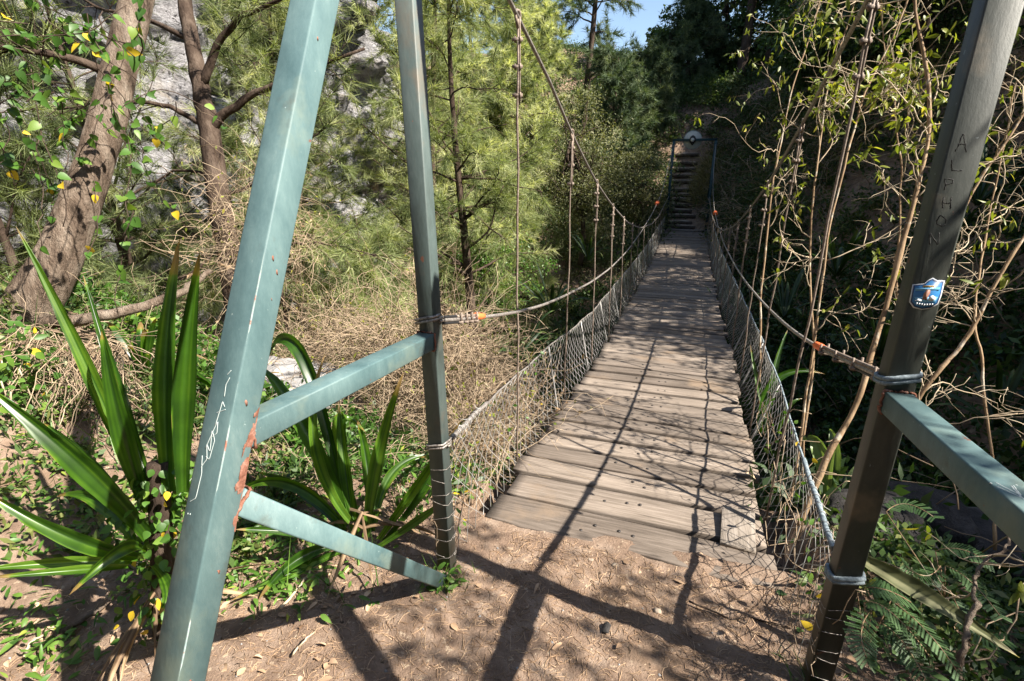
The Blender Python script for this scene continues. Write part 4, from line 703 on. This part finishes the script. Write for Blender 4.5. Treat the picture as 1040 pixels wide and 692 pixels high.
for bb_, nm in ((b1, 'brown dead strap leaves drooping at the base of the large flax plant'), (b2, 'brown dead strap leaves at the base of the arching flax plant')):
    g = G()
    for k in range(7):
        a = rng.random()*2*PI; d = A([math.cos(a), math.sin(a), 0]); l = rng.uniform(.2, .5); g.blade(bb_+A([0, 0, .12+.1*rng.random()]), bb_+d*l*.5+A([0, 0, .13]), bb_+d*l+A([0, 0, .015]), rng.uniform(.014, .03), rng.random(), 12, .3, rng.normal()*.9, side=(-d[1], d[0], 0))
    one(g, 'dead_leaves', M['deadleaf'], nm, 'dead leaves', bb_)
# right side strap plants
flax('strap_leaf_plant', 'strap leaved plant with a broad pale blade under the right hand cable', P(778, 440, 3.6), [((772, 440, 3.7), (788, 386, 3.7), (838, 380, 3.7), 15), ((778, 440, 3.8), (786, 380, 3.9), (800, 335, 4.0), 11), ((790, 440, 3.7), (800, 415, 3.6), (815, 405, 3.6), 10), ((780, 430, 3.9), (770, 390, 4.0), (762, 350, 4.1), 9)], 'flax', 12)
flax('strap_leaf_plant', 'strap leaved plant with a broad light blade between netting and right post', P(838, 520, 2.7), [((838, 520, 2.7), (832, 455, 2.75), (812, 450, 2.8), 26), ((842, 520, 2.7), (848, 460, 2.75), (842, 436, 2.8), 22), ((838, 525, 2.7), (842, 480, 2.6), (850, 450, 2.6), 14), ((845, 525, 2.75), (870, 480, 2.9), (885, 470, 3.0), 18)], 'flax_pale', 13)
g = G(); g.blade(P(862, 560, 1.75), P(940, 605, 1.62), P(1035, 668, 1.5), .06, .6, 22, .2, .4); one(g, 'fallen_leaf', M['leaf_grey'], 'long strap leaf lying slantwise right of the right post', 'leaf', P(862, 560, 1.75), smooth=True)
rng = np.random.default_rng(81)
def rosette(n, L, seed):
    r = np.random.default_rng(seed); g = G()
    for k in range(n):
        a = r.random()*2*PI; e = r.uniform(.4, 1.3); d = A([math.cos(a)*math.cos(e), math.sin(a)*math.cos(e), math.sin(e)]); l = L*r.uniform(.6, 1.15)
        g.blade((0, 0, 0), d*l*.55+A([0, 0, .04*l]), d*l*.95-A([0, 0, .28*l*math.cos(e)]), .05*r.uniform(.7, 1.3), r.random()*.5, 10, .2, r.normal()*.3, side=(-math.sin(a), math.cos(a), 0))
    return g
mesh_ros = None; ros_i = 0
for u, v, d, L, lab in ((965, 245, 5.2, .9, 'highest on the right slope, behind the sticker'), (855, 255, 6.0, .9, 'seen left of the post letters'), (1022, 400, 4.2, .9, 'beside the right edge of the picture'), (740, 320, 8.5, 1.0, 'low by the far netting on the right'), (900, 330, 4.6, .7, 'straight above the bar joint of the right post'), (800, 300, 6.5, .9, 'behind the middle of the right hand cable'),
                     (560, 300, 8.0, 1.0, 'in the dark gully right of the nearest left hanger'), (598, 250, 11, 1.0, 'in the dark gully by the third left hanger'), (525, 345, 6.5, .9, 'low in the gully just left of the nearest hanger'), (240, 420, 3.4, .55, 'dark one behind the upright blades, near the stones'), (150, 390, 3.3, .5, 'behind the blades of the large flax plant'), (1000, 180, 5.6, .9, 'topmost at the right edge of the slope')):
    p = P(u, v, d); p[2] = max(p[2]-.3, float(hz(p[0], p[1], False)))
    o = one(rosette(16, L, 900+ros_i), 'strap_leaf_clump', M['flax'] if u < 300 else M['leaf_dark'], 'dark strap leaf clump '+lab, 'plant', (0, 0, 0), 'dark strap leaf clumps', smooth=True); o.location = p.tolist(); o.rotation_euler = (0, 0, u); ros_i += 1

# --- saplings on the right
def sapling(seed, px, r, lab, nt=30, nl=3, tl=(.2, .6), lo=.3, leafy=.55, mt='leaf_olive', L=.046, sidew=(0, 0, .35), bark='bark_tan'):
    rng = np.random.default_rng(seed); st = path(px, 44); st = st+np.stack([fbm(np.linspace(0, 7, 44), np.zeros(44), s=seed+k) for k in range(3)], -1)*.014
    o = thing('sapling', lab, 'sapling', st[0], 'tan stemmed saplings beside the bridge'); g = G(); r *= .84; g.tubes(st, np.linspace(r, r*.38, 44)*(1+.16*fbm(np.linspace(0, 30, 44), np.zeros(44), s=seed)+.28*(np.random.default_rng(seed).random(44) < .13)), 9); build(g, 'stem', M[bark], o, smooth=True)
    nt = int(nt*.46); p, d, t = along(rng, st[None], nt, lo); w = walk(rng, p, d*.6+rng.normal(size=(nt, 3))*A([.8, .8, .6])+A(sidew), rng.uniform(*tl, nt), 10, .2, .02)
    p2, d2, _ = along(rng, w, 4, .25); w2 = walk(rng, p2, d2*.8+rng.normal(size=p2.shape)*.6, rng.uniform(.08, .28, len(p2)), 7, .24, .0)
    p3, d3, _ = along(rng, w2, 2, .2); w3 = walk(rng, p3, d3*.7+rng.normal(size=p3.shape)*.7, rng.uniform(.04, .13, len(p3)), 5, .2, .0)
    g = G(); g.tubes(w, np.linspace(.0034, .0016, 10)[None]*np.ones((len(w), 1)), 5, rng.random(len(w))); g.tubes(w2, np.linspace(.0019, .0010, 7)[None]*np.ones((len(w2), 1)), 4, rng.random(len(w2))); g.tubes(w3, .0009, 3, rng.random(len(w3))); build(g, 'twigs', M['twig'], o)
    pl_ = np.concatenate([w2[:, -1], w3[:, -1], w3[:, 3]]); pl_ = pl_[rng.random(len(pl_)) < leafy*.8*sm((pl_[:, 2]-1.0)/.9)+.05]; pl_ = np.repeat(pl_, nl, 0); B = len(pl_)
    g = G(); g.leaves(pl_+rng.normal(size=(B, 3))*.016, rng.normal(size=(B, 3))*.6+A([0, 0, -.75]), rng.normal(size=(B, 3))+A([.4, -.5, .3]), L*rng.uniform(.55, 1.3, B), L*.34*rng.uniform(.7, 1.3, B), np.clip(rng.normal(.55, .25, B), 0, 1)); build(g, 'foliage', M[mt], o)
    return o
sapling(201, [(800, 520, 2.7), (815, 440, 2.7), (828, 345, 2.65), (840, 250, 2.6), (856, 160, 2.6), (882, 85, 2.6), (925, 0, 2.6), (950, -120, 2.6)], .009, 'sapling with a thin curving tan stem rising beside the right netting', 34, leafy=.6)
sapling(202, [(812, 540, 2.3), (838, 470, 2.3), (866, 412, 2.3), (884, 360, 2.3), (905, 270, 2.28), (928, 195, 2.25), (945, 120, 2.25), (938, 40, 2.25), (930, -20, 2.25), (925, -140, 2.3)], .0165, 'stoutest tan sapling stem passing behind the right post', 30, leafy=.5, lo=.35)
sapling(203, [(870, 470, 2.6), (910, 400, 2.55), (945, 300, 2.5), (985, 200, 2.45), (1040, 110, 2.4), (1110, 0, 2.4)], .0125, 'tan leaning stem crossing right behind the shield sticker', 28, leafy=.35, lo=.2)
sapling(204, [(880, 500, 2.3), (905, 450, 2.25), (945, 388, 2.2), (985, 345, 2.15), (1042, 240, 2.1), (1110, 130, 2.1)], .0145, 'brown leaning stem lowest at the right edge, above the sloping bar', 22, leafy=.3, lo=.2)
sapling(205, [(812, 500, 3.0), (822, 420, 3), (826, 340, 3), (823, 210, 3), (836, 105, 3), (868, 5, 3), (880, -100, 3)], .009, 'thinnest straight sapling stem just left of the curving one', 36, leafy=.7)
sapling(206, [(905, 460, 2.9), (910, 330, 2.9), (912, 250, 2.9), (915, 175, 2.9), (905, 90, 2.9), (890, -20, 2.9)], .008, 'thin dark sapling stem between the curving one and the right post', 36, leafy=.6)
sapling(207, [(1010, 560, 2.3), (1005, 440, 2.4), (990, 330, 2.5), (1010, 200, 2.6), (1035, 80, 2.6)], .008, 'slender sapling with pale twigs at the right edge of the picture', 30, leafy=.35)
sapling(208, [(770, 420, 4.2), (772, 300, 4.2), (785, 200, 4.2), (800, 100, 4.2), (830, 10, 4.2), (850, -80, 4.2)], .010, 'farthest sapling, grey stemmed, under the right suspension cable', 38, leafy=.5, L=.05, tl=(.3, .8))
sapling(209, [(975, 690, 1.5), (985, 620, 1.55), (1000, 580, 1.6), (1030, 545, 1.7)], .011, 'short broken brown stem at the bottom right corner', 8, leafy=.1, bark='bark_red', tl=(.1, .3))
# feathery seedlings
def frond(g, p0, p1, p2, rng, npair=9, pl=.042, ll=.0095):
    p0, p1, p2 = A(p0), A(p1), A(p2); c = 2*p1-.5*(p0+p2); t = np.linspace(.12, 1, npair)[:, None]; pt = (1-t)**2*p0+2*t*(1-t)*c+t*t*p2; d = nrm(np.gradient(pt, axis=0)); w = nrm(np.cross(d, up_leaf(rng, 1, .15))); 
    for sg in (-1, 1):
        for k in range(npair):
            L = pl*(1-.5*abs(k/(npair-1)-.45)); dd = nrm(w[k]*sg+d[k]*.45-A([0, 0, .12])); m = 11; u = np.linspace(.08, 1, m)[:, None]; q = pt[k]+dd*L*u; n_ = np.cross(dd, d[k])*sg
            for s2 in (-1, 1):
                sd = nrm(np.cross(dd, n_))*s2+dd*.35; g.kites(q, np.broadcast_to(sd, q.shape), np.broadcast_to(n_, q.shape), np.full(m, ll), np.full(m, ll*.42), np.clip(rng.normal(.5, .2)+.06*rng.normal(size=m), 0, 1))
rng = np.random.default_rng(91)
for (bu, bv, bd), frs, lab in (((880, 640, 1.52), [((878, 612, 1.5), (905, 622, 1.45), (945, 668, 1.4)), ((870, 600, 1.55), (895, 598, 1.5), (925, 612, 1.5)), ((892, 632, 1.5), (915, 650, 1.45), (940, 690, 1.4)), ((905, 610, 1.5), (940, 640, 1.42), (972, 682, 1.35)), ((885, 620, 1.5), (875, 640, 1.4), (880, 668, 1.35))], 'feathery green seedling at the foot of the right post'),
                               ((960, 590, 1.75), [((950, 560, 1.8), (975, 558, 1.75), (1005, 572, 1.7)), ((960, 575, 1.75), (985, 590, 1.7), (1015, 625, 1.6)), ((955, 575, 1.75), (940, 585, 1.7), (920, 575, 1.7)), ((900, 520, 2.1), (920, 512, 2.1), (948, 525, 2.0)), ((965, 600, 1.7), (990, 640, 1.6), (1020, 650, 1.55))], 'feathery green seedling under the sloping right bar')):
    o = thing('feathery_seedling', lab, 'plant', P(bu, bv+25, bd), 'feathery seedlings'); g = G(); gs = G()
    for f in frs:
        a, b, c = (P(*q) for q in f); frond(g, a, b, c, rng); cc = 2*b-.5*(a+c); t = np.linspace(0, 1, 12)[:, None]; gs.tubes((1-t)**2*a+2*t*(1-t)*cc+t*t*c, .0016, 4); gs.tubes(np.stack([P(bu, bv+20, bd)*(1-s_)+a*s_ for s_ in np.linspace(0, 1, 5)]), .002, 4)
    build(gs, 'stem', M['bark_tan'], o); build(g, 'fronds', M['fern'], o)

# --- stones
def stone(u, v, d, sz, seed, mt, lab, grp, nm='boulder', drop=True, dz=0):
    p = P(u, v, d)
    if drop: p[2] = float(hz(p[0], p[1], False))+sz[2]*.35+dz
    g = G(); g.rock(p, sz, seed, 16); return one(g, nm, M[mt], lab, 'rock', p, grp)
stone(318, 436, 4.6, (.30, .24, .19), 3, 'rock', 'pale grey boulder seen between the two braces, largest there', 'pale gully stones')
stone(288, 452, 4.3, (.22, .19, .14), 5, 'rock', 'grey stone close beside the inclined leg, below the brace bar', 'pale gully stones')
stone(352, 436, 4.7, (.20, .17, .14), 8, 'rock', 'small pale stone right of the largest pale boulder', 'pale gully stones')
stone(300, 345, 5.4, (.22, .2, .13), 11, 'rock', 'pale stone above the brace bar, half hidden in dry twigs', 'pale gully stones')
stone(310, 480, 4.0, (.26, .20, .12), 14, 'rock', 'low flat stone in the gully under the others', 'pale gully stones')
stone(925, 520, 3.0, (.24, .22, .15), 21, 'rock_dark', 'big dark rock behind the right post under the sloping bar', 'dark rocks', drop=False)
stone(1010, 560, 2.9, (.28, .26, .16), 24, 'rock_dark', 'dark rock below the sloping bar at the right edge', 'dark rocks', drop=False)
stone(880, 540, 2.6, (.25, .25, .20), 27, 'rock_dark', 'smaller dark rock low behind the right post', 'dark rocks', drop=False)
for u, v, s_, sd_, mt, lab in ((625, 577, .014, 41, 'step', 'small brown stone lying before the first plank'), (600, 570, .010, 43, 'step', 'pebble left of the small brown stone'), (668, 622, .011, 44, 'step', 'pebble in the shadow right of the slate chip')):
    p = P(u, v, 1); t = (0-CAM[2])/(p[2]-CAM[2]); p = CAM+(p-CAM)*t; g = G(); g.rock(p+A([0, 0, s_*.5]), (s_*1.3, s_, s_*.8), sd_, 10); one(g, 'pebble', M[mt], lab, 'pebble', p)
p = P(616, 640, 1); p = CAM+(p-CAM)*(-CAM[2]/(p[2]-CAM[2])); g = G(); g.poly([p+A([-.013, -.024, .008]), p+A([.010, -.02, .008]), p+A([.014, .015, .010]), p+A([.0, .026, .010]), p+A([-.012, .018, .009])], (0, 0, 1), .004)
one(g, 'slate_chip', M['rock_dark'], 'flat dark blue grey chip lying on the path soil', 'chip', p)
for u, v, zz, lab in ((706, 562, -.005, 'pale dry leaf lying on the first plank'), (757, 480, -.03, 'curled pinkish dry leaf on a plank near the right netting')):
    p = P(u, v, 1); p = CAM+(p-CAM)*((zz+.012-CAM[2])/(p[2]-CAM[2])); g = G(); g.leaves(p[None], A([[.8, -.5, .05]]), A([[.1, 0, 1.]]), A([.06]), A([.032]), A([.95]), .25, .3); one(g, 'dry_leaf', M['litter'], lab, 'leaf', p)
def stick(a, b, r, lab, mt='twig'):
    pp = []
    for u, v in (a, b): q = P(u, v, 1); q = CAM+(q-CAM)*(-CAM[2]/(q[2]-CAM[2])); pp.append(q)
    t = np.linspace(0, 1, 12)[:, None]; q = pp[0]*(1-t)+pp[1]*t; q[:, 2] = hz(q[:, 0], q[:, 1])+r+.01; q += np.stack([fbm(t[:, 0]*3, t[:, 0]*0, s=int(a[0])+k) for k in range(3)], -1)*.012; g = G(); g.tubes(q, r*np.linspace(1, .55, 12), 6); one(g, 'fallen_stick', M[mt], lab, 'stick', q[0], 'fallen sticks')
stick((288, 628), (326, 572), .006, 'pale bare stick lying below the lower brace'); stick((60, 640), (112, 612), .012, 'thick rotten brown stick on the soil left of the leg', 'bark_red'); stick((300, 668), (318, 650), .004, 'tiny twig right of the inclined leg foot'); stick((20, 668), (45, 640), .006, 'pale splinter of wood in the left corner'); stick((700, 615), (800, 640), .004, 'thin dark twig across the shaded soil below the planks', 'bark_dark')

# --- litter and ground cover
rng = np.random.default_rng(95)
B = 17000; x = rng.uniform(-2.3, 1.5, B); y = rng.uniform(.3, 2.15, B); keep = (rng.random(B) < .25+.75*(vnoise(x*2.2, y*2.2, s=5) > -.15)) & ~((np.abs(x+.1) < .62) & (y > 1.9)); x, y = x[keep], y[keep]; B = len(x); a = rng.random(B)*2*PI; L = rng.uniform(.012, .055, B)
t = np.linspace(-.5, .5, 4)[None]; bend = rng.normal(size=(B, 1))*.22; px_ = x[:, None]+np.cos(a)[:, None]*L[:, None]*t-np.sin(a)[:, None]*L[:, None]*bend*t*t*2; py_ = y[:, None]+np.sin(a)[:, None]*L[:, None]*t+np.cos(a)[:, None]*L[:, None]*bend*t*t*2
g = G(); g.tubes(np.stack([px_, py_, hz(px_, py_)+.0008+.0022*rng.random((B, 1))], -1), (.0007+.0007*rng.random(B))[:, None], 3, rng.random(B)); build(g, 'needle_litter', M['litter'], kind='stuff')
B = 700; x = rng.uniform(-2.4, 1.5, B); y = rng.uniform(.3, 2.1, B); keep = (rng.random(B) < np.where(x < -.95, 1, .22)) & ~((np.abs(x+.1) < .65) & (y > 1.85)); x, y = x[keep], y[keep]; B = len(x)
g = G(); g.leaves(np.stack([x, y, hz(x, y)+.006], -1), np.concatenate([rng.normal(size=(B, 2)), .12*rng.normal(size=(B, 1))], 1), up_leaf(rng, B, .3), rng.uniform(.02, .06, B), rng.uniform(.012, .03, B), rng.random(B), .25, .25); build(g, 'leaf_litter', M['litter'], kind='stuff')
g = G(); B = 260; x = rng.uniform(-2.2, 1.4, B); y = rng.uniform(.4, 1.9, B); z = hz(x, y); d8 = A([(1, 0, 0), (0, 1, 0), (-1, 0, 0), (0, -1, 0), (0, 0, 1), (0, 0, -1)]); s_ = rng.uniform(.002, .008, B)**1.0
V = np.stack([x, y, z], -1)[:, None]+d8[None]*s_[:, None, None]*rng.uniform(.5, 1.3, (B, 6, 1)); tri = A([(0, 1, 4), (1, 2, 4), (2, 3, 4), (3, 0, 4), (1, 0, 5), (2, 1, 5), (3, 2, 5), (0, 3, 5)]); g.add(V, (np.arange(B)[:, None, None]*6+tri[None]).reshape(-1, 3), np.repeat(rng.random(B), 6)); build(g, 'gravel', M['rock'], kind='stuff')
def cover(seed, areas, mt, L, W):
    rng = np.random.default_rng(seed); g = G()
    for u, v, du, dv, n in areas:
        q = A([P(a, b, 1) for a, b in zip(rng.normal(u, du, n), rng.normal(v, dv, n))]); q = CAM+(q-CAM)*(-CAM[2]/(q[:, 2]-CAM[2]))[:, None]; z = hz(q[:, 0], q[:, 1])+rng.uniform(.005, .05, n); p = np.stack([q[:, 0], q[:, 1], z], -1)
        g.leaves(p, np.concatenate([rng.normal(size=(n, 2)), .3*rng.normal(size=(n, 1))], 1), up_leaf(rng, n, .45), L*rng.uniform(.5, 1.3, n), W*rng.uniform(.5, 1.3, n), np.clip(rng.normal(.6, .22, n), 0, 1), .25, .15)
    return build(g, 'ground_cover', M[mt], kind='stuff')
cover(301, [(30, 655, 40, 16, 90), (60, 640, 25, 20, 70), (275, 560, 35, 30, 240), (300, 600, 40, 14, 90), (110, 520, 40, 26, 260), (40, 470, 40, 40, 260), (215, 590, 25, 20, 80), (450, 595, 10, 8, 40), (320, 545, 30, 25, 200), (15, 560, 40, 30, 160), (265, 500, 30, 30, 160)], 'leaf_mid', .046, .016)
cover(302, [(915, 600, 50, 40, 360), (1000, 620, 40, 40, 300), (960, 520, 60, 40, 300)], 'leaf_dark', .05, .024)
# short grass at the post feet
g = G(); B = 130; bx = np.concatenate([rng.normal(-.80, .05, 80), rng.normal(.56, .06, 50)]); by = np.concatenate([rng.normal(1.5, .05, 80), rng.normal(1.48, .07, 50)]); g.needles(np.stack([bx, by, hz(bx, by)], -1), rng.normal(size=(B, 3))*.6+A([0, 0, .7]), rng.uniform(.05, .13, B), np.full(B, .004), rng.random(B), rng); build(g, 'grass', M['leaf_mid'], kind='stuff')

# --- steps and tussock beyond the far tower
stp = thing('earth_steps', 'steep worn earth steps with dark edges climbing behind the far gateway', 'steps', (-.15, 18.9, -.3)); rng = np.random.default_rng(97)
for k in range(13):
    yk = 19.0+.32*k+rng.normal()*.03; xk = -.30-.012*k+rng.normal()*.02; z = float(hz(xk, yk+.1, False)); g = G()
    u = np.linspace(-.40, .42, 12); u = u*rng.uniform(.8, 1.15); e = .07*fbm(u*3+k, u*0, s=k); z += rng.normal()*.015; V = np.stack([np.stack([xk+u, yk+e+a, z+b+.012*fbm(u*5, u*0+k, s=4)], -1) for a, b in ((0, -.15), (0, .06), (.02, .085), (.38, .085), (.4, -.1))], 1); g.grid(V[:, ::-1]); so_ = build(g, 'step', M['step'], stp); uu = np.linspace(xk+u[0]-.08, xk+u[-1]+.08, 10); gl = G(); gl.tubes(np.stack([uu, np.full(10, yk-.05)+.03*fbm(uu*3, uu*0+k, s=2), np.full(10, z+.005)+.02*fbm(uu*2, uu*0+k, s=3)], -1), .065, 7); build(gl, 'log_riser', M['logdark'], so_)
g = G()
for c, n in ((P(716, 196, 19.2), 900), (P(711, 213, 18.8), 500), (P(723, 176, 19.8), 700)):
    p = c+rng.normal(size=(n, 3))*A([.20, .3, .05]); p[:, 2] = np.maximum(p[:, 2], hz(p[:, 0], p[:, 1], False)+.12+.12*rng.random(n)); g.needles(p, rng.normal(size=(n, 3))*.5+A([-.45, -.35, .15]), rng.uniform(.3, .7, n), np.full(n, .02), rng.random(n), rng)
one(g, 'grass_tussock', M['drygrass'], 'yellowish drooping grass tussock right of the far steps', 'grass tussock', P(722, 205, 18.6))
# ------------------------------------------------------------------ light, sky, camera
sund = nrm(A([.98, -.11, 1.0])); lt = bpy.data.lights.new('sun', 'SUN'); lt.energy = 5; lt.angle = math.radians(.53); lt.color = (1, .93, .82)
so = bpy.data.objects.new('sun', lt); COL.objects.link(so); so.rotation_euler = Vector(sund.tolist()).to_track_quat('Z', 'Y').to_euler()
wd = bpy.data.worlds.new('World'); sc.world = wd; wd.use_nodes = True; nt = wd.node_tree; bg = nt.nodes['Background']
sk = nt.nodes.new('ShaderNodeTexSky'); sk.sky_type = 'NISHITA'; sk.sun_disc = False; sk.sun_elevation = math.asin(sund[2]); sk.sun_rotation = math.atan2(sund[0], sund[1])
nt.links.new(sk.outputs[0], bg.inputs[0]); bg.inputs[1].default_value = .075
cam = bpy.data.cameras.new('camera'); cam.sensor_width = 36; cam.lens = 18; cam.clip_start = .02; cam.clip_end = 500
co = bpy.data.objects.new('camera', cam); COL.objects.link(co)
mw = Matrix.Identity(4)
for c, vec in enumerate((_R, UP, -FW)):
    for r in range(3): mw[r][c] = float(vec[r])
for r in range(3): mw[r][3] = float(CAM[r])
co.matrix_world = mw; sc.camera = co
sc.view_settings.view_transform = 'Standard'; sc.view_settings.look = 'None'; sc.view_settings.exposure = 1.66; sc.view_settings.gamma = 1
sc.cycles.max_bounces = 6; sc.cycles.diffuse_bounces = 3; sc.cycles.glossy_bounces = 2; sc.cycles.transmission_bounces = 4; sc.cycles.caustics_reflective = False; sc.cycles.caustics_refractive = False
